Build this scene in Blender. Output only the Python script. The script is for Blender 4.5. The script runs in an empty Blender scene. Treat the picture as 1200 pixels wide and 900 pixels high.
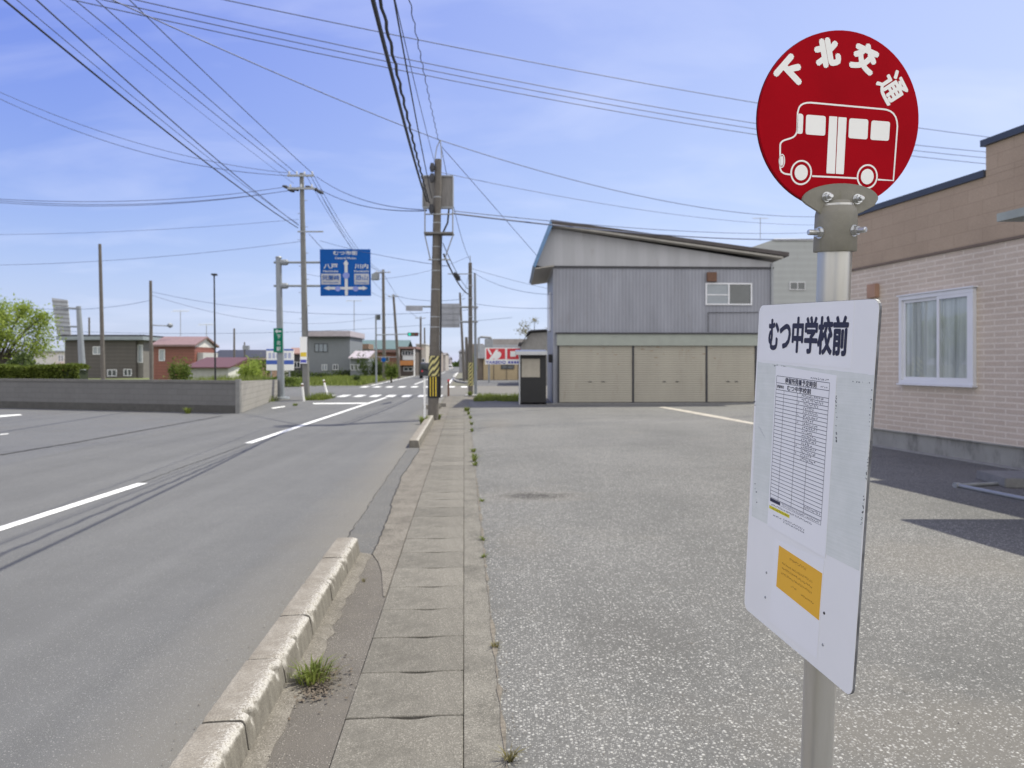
import bpy, bmesh, math, random
from mathutils import Vector, Matrix
random.seed(7)
R = math.radians
S = bpy.context.scene
COL = S.collection

# ------------------------------------------------------------------ camera, sky, sun, exposure
F, H, PX0, PY0 = 850.0, 1.67, 600.0, 427.0          # focal length in photo pixels, eye height, principal point of a level camera
cam_d = bpy.data.cameras.new("camera")
cam = bpy.data.objects.new("camera", cam_d); COL.objects.link(cam)
cam.location = (0, 0, H); cam.rotation_euler = (R(90), 0, 0)
cam_d.sensor_width = 36.0; cam_d.lens = F / 1200 * 36
cam_d.shift_y = -(450 - PY0) / 1200
cam_d.clip_start = 0.05; cam_d.clip_end = 6000
cam_d.dof.use_dof = True; cam_d.dof.focus_distance = 1.72; cam_d.dof.aperture_fstop = 6.0
S.camera = cam

SHX, SHY = -0.51, -0.32                               # shadow displacement per metre of height
sun_dir = Vector((-SHX, -SHY, 1)).normalized()
elev = math.asin(sun_dir.z); azim = math.atan2(sun_dir.x, sun_dir.y)
sun_d = bpy.data.lights.new("sun", 'SUN'); sun = bpy.data.objects.new("sun", sun_d); COL.objects.link(sun)
sun_d.energy = 2.95; sun_d.angle = R(0.5); sun_d.color = (1.0, 0.955, 0.80)
sun.rotation_euler = (-sun_dir).to_track_quat('-Z', 'Y').to_euler()

W = bpy.data.worlds.new("World"); S.world = W; W.use_nodes = True
nt = W.node_tree; nt.nodes.clear()
def wn(t, **k):
    n = nt.nodes.new(t)
    for a, b in k.items(): setattr(n, a, b)
    return n
out = wn('ShaderNodeOutputWorld'); bg = wn('ShaderNodeBackground'); bg.inputs[1].default_value = 0.074
sky = wn('ShaderNodeTexSky', sky_type='NISHITA'); sky.sun_disc = False
sky.sun_elevation = elev; sky.sun_rotation = azim; sky.air_density = 1.1; sky.dust_density = 0.5; sky.ozone_density = 4.0
# thin milky spring sky: the blue channel evens out towards the zenith
ssp = wn('ShaderNodeSeparateColor'); scb = wn('ShaderNodeCombineColor'); nt.links.new(sky.outputs[0], ssp.inputs[0])
sr_ = wn('ShaderNodeMath', operation='SMOOTH_MIN'); sr_.inputs[1].default_value = 4.1; sr_.inputs[2].default_value = 2.2; nt.links.new(ssp.outputs[0], sr_.inputs[0]); nt.links.new(sr_.outputs[0], scb.inputs[0])
gm = wn('ShaderNodeMath', operation='MULTIPLY'); gm.inputs[1].default_value = 0.88; nt.links.new(ssp.outputs[1], gm.inputs[0]); sg_ = wn('ShaderNodeMath', operation='SMOOTH_MIN'); sg_.inputs[1].default_value = 5.0; sg_.inputs[2].default_value = 2.2; nt.links.new(gm.outputs[0], sg_.inputs[0]); nt.links.new(sg_.outputs[0], scb.inputs[1])
bp_ = wn('ShaderNodeMath', operation='POWER'); bp_.inputs[1].default_value = 0.3; nt.links.new(ssp.outputs[2], bp_.inputs[0])
bm_ = wn('ShaderNodeMath', operation='MULTIPLY'); bm_.inputs[1].default_value = 3.65; nt.links.new(bp_.outputs[0], bm_.inputs[0]); nt.links.new(bm_.outputs[0], scb.inputs[2])
tint = scb
tc = wn('ShaderNodeTexCoord'); sep = wn('ShaderNodeSeparateXYZ'); nt.links.new(tc.outputs['Generated'], sep.inputs[0])
zz = wn('ShaderNodeMath', operation='ADD'); zz.inputs[1].default_value = 0.22; nt.links.new(sep.outputs[2], zz.inputs[0])
dx = wn('ShaderNodeMath', operation='DIVIDE'); dy = wn('ShaderNodeMath', operation='DIVIDE')
nt.links.new(sep.outputs[0], dx.inputs[0]); nt.links.new(zz.outputs[0], dx.inputs[1])
nt.links.new(sep.outputs[1], dy.inputs[0]); nt.links.new(zz.outputs[0], dy.inputs[1])
cmb = wn('ShaderNodeCombineXYZ'); nt.links.new(dx.outputs[0], cmb.inputs[0]); nt.links.new(dy.outputs[0], cmb.inputs[1])
mp = wn('ShaderNodeMapping'); mp.inputs['Scale'].default_value = (1.1, 2.0, 1); mp.inputs['Location'].default_value = (3.1, 0.7, 0)
nt.links.new(cmb.outputs[0], mp.inputs[0])
n1 = wn('ShaderNodeTexNoise'); n1.inputs['Scale'].default_value = 1.7; n1.inputs['Detail'].default_value = 9; n1.inputs['Roughness'].default_value = 0.52
n1.inputs['Distortion'].default_value = 0.5
nt.links.new(mp.outputs[0], n1.inputs['Vector'])
rp = wn('ShaderNodeValToRGB'); rp.color_ramp.elements[0].position = 0.47; rp.color_ramp.elements[0].color = (0, 0, 0, 1)
rp.color_ramp.elements[1].position = 0.92; rp.color_ramp.elements[1].color = (0.36, 0.36, 0.36, 1)
nt.links.new(n1.outputs[0], rp.inputs[0])
cl = wn('ShaderNodeMixRGB'); cl.inputs[2].default_value = (6.4, 6.7, 8.1, 1)
nt.links.new(rp.outputs[0], cl.inputs[0]); nt.links.new(tint.outputs[0], cl.inputs[1])
# veil of haze towards the sun's side; unseen bright cloud added behind the camera to lift shaded faces
hz_ = wn('ShaderNodeMapRange'); hz_.inputs['From Min'].default_value = -0.5; hz_.inputs['From Max'].default_value = 0.75; hz_.inputs['To Max'].default_value = 0.46; nt.links.new(sep.outputs[0], hz_.inputs[0])
cl1 = wn('ShaderNodeMixRGB'); cl1.inputs[2].default_value = (5.6, 6.1, 7.6, 1); nt.links.new(hz_.outputs[0], cl1.inputs[0]); nt.links.new(cl.outputs[0], cl1.inputs[1])
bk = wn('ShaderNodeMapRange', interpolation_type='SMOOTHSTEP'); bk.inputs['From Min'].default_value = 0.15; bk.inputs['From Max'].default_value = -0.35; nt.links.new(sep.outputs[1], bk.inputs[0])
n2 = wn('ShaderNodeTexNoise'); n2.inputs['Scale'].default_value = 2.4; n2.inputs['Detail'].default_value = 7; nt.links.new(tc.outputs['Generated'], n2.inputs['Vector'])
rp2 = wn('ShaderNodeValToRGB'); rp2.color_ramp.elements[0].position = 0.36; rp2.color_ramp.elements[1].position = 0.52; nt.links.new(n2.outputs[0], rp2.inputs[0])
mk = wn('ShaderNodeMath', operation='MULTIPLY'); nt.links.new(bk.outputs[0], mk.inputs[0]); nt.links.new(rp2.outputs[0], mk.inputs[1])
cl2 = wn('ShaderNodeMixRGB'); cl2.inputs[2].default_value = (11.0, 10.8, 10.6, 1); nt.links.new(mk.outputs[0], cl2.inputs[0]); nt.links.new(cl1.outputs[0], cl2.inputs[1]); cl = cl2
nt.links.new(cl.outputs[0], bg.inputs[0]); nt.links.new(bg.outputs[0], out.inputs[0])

S.view_settings.view_transform = 'Standard'; S.view_settings.look = 'None'
S.view_settings.gamma = 1.0; S.view_settings.use_curve_mapping = False
S.view_settings.exposure = 1.0
S.render.engine = 'CYCLES'; S.cycles.use_denoising = True
S.cycles.max_bounces = 6

# ------------------------------------------------------------------ placing helpers: a photo pixel at a depth -> a point of the place
def P(px, py, D): return Vector(((px - PX0) / F * D, D, H + (PY0 - py) / F * D))
def G(px, py, z=0.0):
    D = F * (H - z) / (py - PY0); return Vector(((px - PX0) / F * D, D, z))
RS = -0.066                                            # the road runs a little to the left of the view
def UV(u, v, z=0.0): return Vector((u + RS * v, v, z))

# ------------------------------------------------------------------ materials
MATS = {}
def principled(name):
    m = bpy.data.materials.new(name); m.use_nodes = True
    n = m.node_tree; b = n.nodes['Principled BSDF']
    return m, n, b
def node(n, t, **k):
    x = n.nodes.new(t)
    for a, v in k.items():
        if a in x.inputs: x.inputs[a].default_value = v
        else: setattr(x, a, v)
    return x
def coords(n, kind='Object', scale=(1, 1, 1)):
    t = n.nodes.new('ShaderNodeTexCoord'); m = n.nodes.new('ShaderNodeMapping')
    m.inputs['Scale'].default_value = scale; n.links.new(t.outputs[kind], m.inputs[0]); return m.outputs[0]
def noise(n, vec, scale, detail=4, rough=0.6):
    x = n.nodes.new('ShaderNodeTexNoise'); x.inputs['Scale'].default_value = scale; x.inputs['Detail'].default_value = detail
    x.inputs['Roughness'].default_value = rough; n.links.new(vec, x.inputs['Vector']); return x.outputs[0]
def ramp(n, fac, stops):
    x = n.nodes.new('ShaderNodeValToRGB'); e = x.color_ramp.elements
    while len(e) < len(stops): e.new(0.5)
    for i, (p, c) in enumerate(stops):
        e[i].position = p
        if not isinstance(c, (tuple, list)): c = (c, c, c)
        e[i].color = (c[0], c[1], c[2], 1)
    n.links.new(fac, x.inputs[0]); return x.outputs[0]
def mixc(n, fac, a, b, mode='MIX'):
    x = n.nodes.new('ShaderNodeMixRGB'); x.blend_type = mode
    for k, v in ((0, fac), (1, a), (2, b)):
        if isinstance(v, (int, float)): x.inputs[k].default_value = v
        elif isinstance(v, (tuple, list)): x.inputs[k].default_value = (*v[:3], 1)
        else: n.links.new(v, x.inputs[k])
    return x.outputs[0]
def bump(n, b, h, strength=0.3, dist=0.01):
    x = n.nodes.new('ShaderNodeBump'); x.inputs['Strength'].default_value = strength; x.inputs['Distance'].default_value = dist
    n.links.new(h, x.inputs['Height']); n.links.new(x.outputs[0], b.inputs['Normal'])
def mat(name, col, rough=0.7, metal=0.0, var=0.12, scale=3.0, fine=0.0, fscale=60.0, bmp=0.0, spec=None, stretch=(1, 1, 1)):
    """A plain procedural material: base colour with soft large mottling and optional fine grain."""
    if name in MATS: return MATS[name]
    m, n, b = principled(name)
    v = coords(n, 'Object', stretch)
    c = ramp(n, noise(n, v, scale), [(0.3, tuple(x * (1 - var) for x in col)), (0.7, tuple(min(1, x * (1 + var)) for x in col))])
    if fine:
        g = noise(n, v, fscale, 2)
        c = mixc(n, 1.0, c, ramp(n, g, [(0.3, 1 - fine), (0.7, 1 + 0.0)]), 'MULTIPLY')
        if bmp: bump(n, b, g, bmp, 0.004)
    elif bmp:
        bump(n, b, noise(n, v, fscale, 3), bmp, 0.004)
    n.links.new(c, b.inputs['Base Color'])
    b.inputs['Roughness'].default_value = rough; b.inputs['Metallic'].default_value = metal
    if spec is not None: b.inputs['Specular IOR Level'].default_value = spec
    MATS[name] = m; return m

def asphalt(name, dark, light, stone, cell, share, big=0.25, tan=None, bmp=0.35, track=False, stains=()):
    """Bituminous paving: a dark binder with paler stones showing, worn in patches."""
    m, n, b = principled(name)
    v = coords(n)
    patch = noise(n, v, big, 6, 0.68)
    def stones(scale, sh):
        vo = node(n, 'ShaderNodeTexVoronoi'); vo.inputs['Scale'].default_value = scale; vo.inputs['Randomness'].default_value = 1.0; n.links.new(v, vo.inputs['Vector'])
        sc_ = node(n, 'ShaderNodeSeparateColor'); n.links.new(vo.outputs['Color'], sc_.inputs[0])
        lo = ramp(n, patch, [(0.34, max(0.0, sh - 0.22)), (0.66, sh + 0.14)])
        gt = node(n, 'ShaderNodeMath', operation='LESS_THAN'); n.links.new(sc_.outputs[0], gt.inputs[0]); n.links.new(lo, gt.inputs[1])
        sm = node(n, 'ShaderNodeMath', operation='MULTIPLY'); n.links.new(gt.outputs[0], sm.inputs[0]); n.links.new(ramp(n, vo.outputs['Distance'], [(0.22, 1.0), (0.5, 0.0)]), sm.inputs[1])
        return sm.outputs[0], sc_.outputs[1]
    m1, t1_ = stones(cell, share); m2, t2_ = stones(cell * 2.1, share * 1.15)
    base = ramp(n, noise(n, v, 0.45, 8, 0.7), [(0.25, dark), (0.75, light)])
    base = mixc(n, 1.0, base, ramp(n, noise(n, v, 2.7, 6, 0.7), [(0.3, 0.95), (0.7, 1.04)]), 'MULTIPLY')
    if tan:
        base = mixc(n, ramp(n, noise(n, v, 0.8, 7, 0.72), [(0.54, 0.0), (0.74, 0.8)]), base, tan)
    fine = noise(n, v, cell * 2.4, 3)
    base = mixc(n, 1.0, base, ramp(n, fine, [(0.25, 0.6), (0.75, 1.3)]), 'MULTIPLY')
    if track:
        base = mixc(n, 1.0, base, ramp(n, noise(n, coords(n, 'Object', (1.6, 0.05, 1)), 1.0, 3), [(0.3, 0.88), (0.7, 1.08)]), 'MULTIPLY')
        sx_ = node(n, 'ShaderNodeSeparateXYZ'); n.links.new(v, sx_.inputs[0])
        ux = node(n, 'ShaderNodeMath', operation='MULTIPLY_ADD'); ux.inputs[1].default_value = 0.066; n.links.new(sx_.outputs[1], ux.inputs[0]); n.links.new(sx_.outputs[0], ux.inputs[2])
        wob = node(n, 'ShaderNodeMath', operation='MULTIPLY_ADD'); wob.inputs[1].default_value = 0.55; n.links.new(noise(n, v, 1.3, 6, 0.7), wob.inputs[0]); n.links.new(ux.outputs[0], wob.inputs[2])
        mr = node(n, 'ShaderNodeMapRange'); mr.inputs['From Min'].default_value = -1.55; mr.inputs['From Max'].default_value = -0.80; n.links.new(wob.outputs[0], mr.inputs[0])
        base = mixc(n, mr.outputs[0], base, (0.150, 0.142, 0.128))       # dust swept to the kerb
    for (cx, cy, rx_, ry_, col_, str_) in stains:
        mp_ = node(n, 'ShaderNodeMapping'); mp_.inputs['Location'].default_value = (-cx / rx_, -cy / ry_, 0); mp_.inputs['Scale'].default_value = (1 / rx_, 1 / ry_, 0); n.links.new(v, mp_.inputs[0])
        ln = node(n, 'ShaderNodeVectorMath', operation='LENGTH'); n.links.new(mp_.outputs[0], ln.inputs[0])
        ad = node(n, 'ShaderNodeMath', operation='MULTIPLY_ADD'); ad.inputs[1].default_value = 1.5; ad.inputs[2].default_value = -0.75; n.links.new(noise(n, v, 2.2 / rx_ ** .5, 6, 0.7), ad.inputs[0])
        su = node(n, 'ShaderNodeMath', operation='ADD'); n.links.new(ln.outputs['Value'], su.inputs[0]); n.links.new(ad.outputs[0], su.inputs[1])
        base = mixc(n, ramp(n, su.outputs[0], [(0.35, str_), (1.0, 0.0)]), base, col_)
    c = mixc(n, m2, base, tuple(x * 0.8 for x in stone))
    c = mixc(n, m1, c, mixc(n, t1_, stone, tuple(x * 0.6 for x in stone)))
    n.links.new(c, b.inputs['Base Color']); b.inputs['Roughness'].default_value = 0.9; b.inputs['Specular IOR Level'].default_value = 0.25
    hh = node(n, 'ShaderNodeMath', operation='ADD'); n.links.new(m1, hh.inputs[0]); n.links.new(fine, hh.inputs[1])
    bump(n, b, hh.outputs[0], bmp, 0.006)
    MATS[name] = m; return m

M_road = asphalt('road asphalt', (0.112, 0.113, 0.116), (0.128, 0.129, 0.131), (0.27, 0.27, 0.265), 110, 0.15, 0.3, None, 0.45, True)
M_lot = asphalt('worn lot asphalt', (0.098, 0.098, 0.095), (0.136, 0.134, 0.130), (0.40, 0.395, 0.38), 54, 0.31, 0.42, (0.146, 0.140, 0.129), 0.5,
    stains=((0.24, 9.2, 0.95, 0.50, (0.140, 0.131, 0.118), 0.7), (0.27, 9.2, 0.55, 0.30, (0.040, 0.037, 0.034), 1.0), (1.9, 3.3, 1.1, 0.6, (0.150, 0.139, 0.122), 0.5), (2.6, 15.5, 2.6, 0.9, (0.105, 0.104, 0.102), 0.6), (4.6, 21.5, 3.2, 1.3, (0.150, 0.147, 0.142), 0.6),
            (0.75, 4.4, 0.5, 0.9, (0.094, 0.092, 0.088), 0.6), (3.6, 6.2, 1.2, 0.9, (0.150, 0.140, 0.125), 0.5), (0.1, 6.9, 0.35, 0.8, (0.14, 0.13, 0.115), 0.35), (-0.4, 20.0, 0.6, 3.0, (0.145, 0.136, 0.122), 0.6)))
M_lot2 = asphalt('side lot asphalt', (0.104, 0.106, 0.111), (0.126, 0.128, 0.134), (0.237, 0.237, 0.241), 60, 0.15, 0.4, (0.111, 0.103, 0.095), 0.3)
M_patch = asphalt('patch asphalt', (0.105, 0.104, 0.102), (0.128, 0.126, 0.122), (0.25, 0.24, 0.22), 95, 0.14, 0.5, (0.14, 0.132, 0.12), 0.5)
M_rough = asphalt('rough gutter asphalt', (0.098, 0.089, 0.080), (0.150, 0.137, 0.121), (0.30, 0.28, 0.25), 85, 0.20, 1.3, (0.190, 0.172, 0.146), 0.8)
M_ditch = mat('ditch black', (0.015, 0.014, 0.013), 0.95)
M_dirt = mat('dirt', (0.13, 0.105, 0.08), 0.95, var=0.35, scale=9, fine=0.4, fscale=80, bmp=0.6)
M_soil = mat('dry ground', (0.14, 0.135, 0.10), 0.95, var=0.25, scale=0.3, fine=0.3, fscale=8)

def concrete(name, lo, hi, agg=0.0, rnd=0.0, bmp=0.4):
    m, n, b = principled(name)
    v = coords(n)
    c = ramp(n, noise(n, v, 5, 8, 0.7), [(0.28, lo), (0.72, hi)])
    g = noise(n, v, 150, 3)
    c = mixc(n, 1.0, c, ramp(n, g, [(0.25, 0.62), (0.7, 1.15)]), 'MULTIPLY')
    if agg:
        vo = node(n, 'ShaderNodeTexVoronoi'); vo.inputs['Scale'].default_value = 190; n.links.new(v, vo.inputs['Vector'])
        sc = node(n, 'ShaderNodeSeparateColor'); n.links.new(vo.outputs['Color'], sc.inputs[0])
        c = mixc(n, ramp(n, sc.outputs[0], [(agg, 0.38), (agg + 0.01, 0.0)]), c, (0.36, 0.34, 0.30))
        c = mixc(n, ramp(n, sc.outputs[1], [(0.16, 0.45), (0.17, 0.0)]), c, tuple(x * 0.55 for x in lo))
        c = mixc(n, ramp(n, noise(n, v, 2.3, 8, 0.76), [(0.49, 0.0), (0.66, 0.7)]), c, tuple(x * 0.62 for x in lo))
    if rnd:
        oi = node(n, 'ShaderNodeObjectInfo')
        c = mixc(n, 1.0, c, ramp(n, oi.outputs['Random'], [(0, 1 - rnd), (1, 1 + rnd * 0.6)]), 'MULTIPLY')
    n.links.new(c, b.inputs['Base Color']); b.inputs['Roughness'].default_value = 0.92; b.inputs['Specular IOR Level'].default_value = 0.2
    bump(n, b, g, bmp, 0.004)
    MATS[name] = m; return m
M_slab = concrete('slab concrete', (0.140, 0.131, 0.114), (0.192, 0.181, 0.159), 0.16, 0.15)
M_strip = concrete('strip concrete', (0.122, 0.115, 0.101), (0.200, 0.189, 0.166), 0.18)
M_conc = concrete('plain concrete', (0.187, 0.189, 0.187), (0.259, 0.259, 0.257))
M_pinkc = concrete('gutter concrete', (0.125, 0.113, 0.097), (0.200, 0.184, 0.160), 0.16)
M_palec = concrete('pale concrete', (0.259, 0.255, 0.250), (0.331, 0.326, 0.320))
M_post = concrete('pole concrete', (0.125, 0.114, 0.102), (0.180, 0.166, 0.150))

def kerb_mat():
    m, n, b = principled('chipped kerb concrete')
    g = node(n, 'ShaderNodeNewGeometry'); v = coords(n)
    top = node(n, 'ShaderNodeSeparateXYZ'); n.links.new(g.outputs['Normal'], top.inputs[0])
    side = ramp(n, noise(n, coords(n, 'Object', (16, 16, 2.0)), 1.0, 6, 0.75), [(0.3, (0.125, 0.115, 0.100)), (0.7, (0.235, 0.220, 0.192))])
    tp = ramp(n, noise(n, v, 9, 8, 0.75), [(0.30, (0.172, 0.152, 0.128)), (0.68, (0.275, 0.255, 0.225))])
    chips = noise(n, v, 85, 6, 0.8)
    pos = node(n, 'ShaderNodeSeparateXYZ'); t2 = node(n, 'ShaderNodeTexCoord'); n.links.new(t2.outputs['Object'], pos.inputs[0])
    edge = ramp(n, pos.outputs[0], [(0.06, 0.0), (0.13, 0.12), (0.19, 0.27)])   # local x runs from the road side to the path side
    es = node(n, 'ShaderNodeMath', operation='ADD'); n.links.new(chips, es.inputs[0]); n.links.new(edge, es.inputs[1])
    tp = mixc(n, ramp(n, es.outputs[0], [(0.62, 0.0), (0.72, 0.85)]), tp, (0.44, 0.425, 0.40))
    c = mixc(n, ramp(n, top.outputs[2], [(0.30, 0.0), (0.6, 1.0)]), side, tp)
    gr = noise(n, v, 140, 3)
    c = mixc(n, 1.0, c, ramp(n, gr, [(0.25, 0.6), (0.65, 1.1)]), 'MULTIPLY')
    n.links.new(c, b.inputs['Base Color']); b.inputs['Roughness'].default_value = 0.95; b.inputs['Specular IOR Level'].default_value = 0.2
    hh = mixc(n, 0.5, chips, gr); bump(n, b, hh, 0.45, 0.004)
    return m
M_kerb = kerb_mat()

def road_paint():
    m, n, b = principled('worn white road paint')
    v = coords(n)
    c = ramp(n, noise(n, v, 9, 7, 0.8), [(0.33, (0.24, 0.24, 0.235)), (0.42, (0.56, 0.56, 0.55)), (0.56, (0.74, 0.74, 0.73))])
    n.links.new(c, b.inputs['Base Color']); b.inputs['Roughness'].default_value = 0.8
    bump(n, b, noise(n, v, 120, 2), 0.3, 0.004); return m
M_paint = road_paint()

def siding(name, base, mortar, bw, bh, mort, col2=None, bmp=0.4, axis='YZ', off=0.5):
    m, n, b = principled(name)
    t = node(n, 'ShaderNodeTexCoord'); s = node(n, 'ShaderNodeSeparateXYZ'); c = node(n, 'ShaderNodeCombineXYZ')
    n.links.new(t.outputs['Object'], s.inputs[0])
    n.links.new(s.outputs['XYZ'.index(axis[0])], c.inputs[0]); n.links.new(s.outputs['XYZ'.index(axis[1])], c.inputs[1])
    br = node(n, 'ShaderNodeTexBrick'); br.offset = off
    n.links.new(c.outputs[0], br.inputs['Vector'])
    br.inputs['Scale'].default_value = 1; br.inputs['Brick Width'].default_value = bw; br.inputs['Row Height'].default_value = bh
    br.inputs['Mortar Size'].default_value = mort; br.inputs['Mortar Smooth'].default_value = 0.3; br.inputs['Bias'].default_value = 0.0
    br.inputs['Color1'].default_value = (*base, 1); br.inputs['Color2'].default_value = (*(col2 or tuple(x * 0.9 for x in base)), 1); br.inputs['Mortar'].default_value = (*mortar, 1)
    v = t.outputs['Object']
    cc = mixc(n, 1.0, br.outputs['Color'], ramp(n, noise(n, v, 1.3, 5), [(0.3, 0.92), (0.7, 1.05)]), 'MULTIPLY')
    cc = mixc(n, 1.0, cc, ramp(n, noise(n, v, 45, 3), [(0.3, 0.88), (0.7, 1.06)]), 'MULTIPLY')
    n.links.new(cc, b.inputs['Base Color']); b.inputs['Roughness'].default_value = 0.8
    inv = node(n, 'ShaderNodeMath', operation='SUBTRACT'); inv.inputs[0].default_value = 1; n.links.new(br.outputs['Fac'], inv.inputs[1])
    bump(n, b, inv.outputs[0], bmp, 0.01); MATS[name] = m; return m
M_brick = siding('pink brick siding', (0.540, 0.458, 0.378), (0.625, 0.552, 0.470), 0.42, 0.096, 0.017, (0.498, 0.413, 0.338), 0.35)
M_tan = siding('tan block cladding', (0.395, 0.305, 0.222), (0.315, 0.240, 0.172), 0.60, 0.232, 0.006, (0.375, 0.288, 0.208), 0.25)
M_block = siding('grey block wall', (0.140, 0.139, 0.141), (0.109, 0.108, 0.108), 0.4, 0.2, 0.008, (0.130, 0.129, 0.130), 0.4, 'XZ')
M_block2 = siding('pale block wall', (0.288, 0.274, 0.252), (0.202, 0.191, 0.176), 0.4, 0.2, 0.010, (0.270, 0.255, 0.236), 0.4, 'YZ')

def ribbed(name, base, axis, pitch, depth=0.5, dark=0.75, var=0.1, rough=0.5, metal=0.0, streak=True):
    m, n, b = principled(name)
    t = node(n, 'ShaderNodeTexCoord'); s = node(n, 'ShaderNodeSeparateXYZ'); n.links.new(t.outputs['Object'], s.inputs[0])
    mu = node(n, 'ShaderNodeMath', operation='MULTIPLY'); mu.inputs[1].default_value = 2 * math.pi / pitch
    n.links.new(s.outputs['XYZ'.index(axis)], mu.inputs[0])
    sn = node(n, 'ShaderNodeMath', operation='SINE'); n.links.new(mu.outputs[0], sn.inputs[0])
    c = ramp(n, sn.outputs[0], [(0.0, tuple(x * dark for x in base)), (0.6, base)])
    sc = (1.5, 1.5, 0.25) if streak else (1, 1, 1)
    c = mixc(n, 1.0, c, ramp(n, noise(n, coords(n, 'Object', sc), 1.2, 5), [(0.3, 1 - var), (0.7, 1 + var * 0.6)]), 'MULTIPLY')
    c = mixc(n, ramp(n, noise(n, coords(n, 'Object', (2.2, 2.2, 0.5)), 1.5, 7, 0.75), [(0.56, 0.0), (0.72, 0.4)]), c, tuple(x * y for x, y in zip(base, (0.62, 0.55, 0.48))))
    n.links.new(c, b.inputs['Base Color']); b.inputs['Roughness'].default_value = rough; b.inputs['Metallic'].default_value = metal
    bump(n, b, sn.outputs[0], depth, 0.01); MATS[name] = m; return m
M_corr = ribbed('grey ribbed siding', (0.275, 0.286, 0.329), 'X', 0.15, 0.4, 0.88, 0.16)
M_panelg = ribbed('pale ribbed upper siding', (0.400, 0.405, 0.425), 'X', 0.9, 0.1, 0.93, 0.08)
M_shut = ribbed('cream roller shutter', (0.375, 0.352, 0.292), 'Z', 0.095, 0.4, 0.90, 0.08)

M_white = mat('white painted metal', (0.82, 0.82, 0.81), 0.38, var=0.03)
M_frame = mat('white window frame', (0.66, 0.67, 0.70), 0.4, var=0.03)
M_alum = mat('aluminium', (0.48, 0.49, 0.50), 0.4, 0.6, var=0.06)
M_galv = mat('galvanised steel', (0.30, 0.315, 0.33), 0.5, 0.35, var=0.12, scale=6)
M_gpole = mat('grey painted steel', (0.235, 0.255, 0.275), 0.5, 0.1, var=0.08)
M_black = mat('black metal', (0.012, 0.012, 0.013), 0.5)
M_dark = mat('dark trim', (0.035, 0.036, 0.042), 0.55, var=0.2)
M_cap = mat('navy parapet cap', (0.045, 0.055, 0.075), 0.4, var=0.1)
M_wire = mat('cable sheath', (0.02, 0.021, 0.026), 0.6)
M_wire2 = mat('blue grey cable', (0.06, 0.075, 0.14), 0.6)
M_steelbolt = mat('bright bolt', (0.55, 0.56, 0.57), 0.28, 0.9, var=0.2, scale=60)
M_glass = mat('dark window glass', (0.05, 0.06, 0.065), 0.06, var=0.2, scale=2, spec=0.9)
M_glass2 = mat('grey window glass', (0.22, 0.25, 0.28), 0.1, var=0.1, spec=0.8)
M_lino = mat('frosted tan pane', (0.36, 0.33, 0.27), 0.35)
M_sagegreen = mat('sage header metal', (0.300, 0.325, 0.290), 0.5, var=0.06)
M_beige = mat('beige soffit', (0.30, 0.285, 0.255), 0.7, var=0.08)
M_brownroof = mat('brown barge board', (0.052, 0.043, 0.042), 0.5, var=0.2)
M_blueroof = mat('blue roof metal', (0.10, 0.20, 0.36), 0.4, var=0.12)
M_paleg = ribbed('pale green grey siding', (0.347, 0.364, 0.360), 'Z', 0.4, 0.1, 0.94, 0.05)
M_yellow = mat('safety yellow', (0.68, 0.50, 0.04), 0.55, var=0.1)
M_rust = mat('rusty brown', (0.14, 0.075, 0.05), 0.8, var=0.3, scale=20)
M_red = mat('bus stop red', (0.345, 0.002, 0.009), 0.6, var=0.07, scale=9, spec=0.05)
M_signwhite = mat('reflective white', (0.84, 0.84, 0.82), 0.45, var=0.03)
M_greywhite = mat('greyed white', (0.55, 0.56, 0.57), 0.5, var=0.05)
M_signblue = mat('road sign blue', (0.004, 0.082, 0.33), 0.6, var=0.06, spec=0.15)
M_signgreen = mat('road sign green', (0.004, 0.16, 0.09), 0.6, var=0.06, spec=0.15)
M_ink = mat('navy ink', (0.02, 0.021, 0.05), 0.6)
M_paper = mat('white paper', (0.83, 0.83, 0.83), 0.6, var=0.02)
M_orange = mat('orange notice card', (0.80, 0.44, 0.035), 0.6, var=0.05)
M_hiyellow = mat('yellow highlight', (0.72, 0.64, 0.02), 0.6)
M_ocre = mat('ochre ink', (0.30, 0.14, 0.02), 0.7)
M_shopred = mat('shop red', (0.62, 0.035, 0.05), 0.5, var=0.06)
M_inkblue = mat('shop blue ink', (0.08, 0.09, 0.42), 0.6)

def old_film():
    m, n, b = principled('peeling laminate film')
    v = coords(n)
    big = noise(n, v, 9, 7, 0.7)
    c = ramp(n, big, [(0.3, (0.62, 0.65, 0.61)), (0.7, (0.76, 0.775, 0.74))])
    lines = noise(n, coords(n, 'Object', (3, 3, 160)), 2.0, 2)
    c = mixc(n, 0.22, c, ramp(n, lines, [(0.42, (0.60, 0.635, 0.575)), (0.6, (0.74, 0.76, 0.72))]))
    crk = node(n, 'ShaderNodeTexVoronoi', feature='DISTANCE_TO_EDGE'); crk.inputs['Scale'].default_value = 5.5
    wob = mixc(n, 0.25, v, big); n.links.new(wob, crk.inputs['Vector'])
    mask = ramp(n, noise(n, v, 4, 3), [(0.56, 0), (0.66, 1)])
    cm = node(n, 'ShaderNodeMath', operation='MULTIPLY'); n.links.new(ramp(n, crk.outputs[0], [(0.0, 0.8), (0.012, 0)]), cm.inputs[0]); n.links.new(mask, cm.inputs[1])
    c = mixc(n, cm.outputs[0], c, (0.33, 0.34, 0.35))
    n.links.new(c, b.inputs['Base Color']); b.inputs['Roughness'].default_value = 0.55
    bump(n, b, big, 0.3, 0.002); return m
M_film = old_film()
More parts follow.
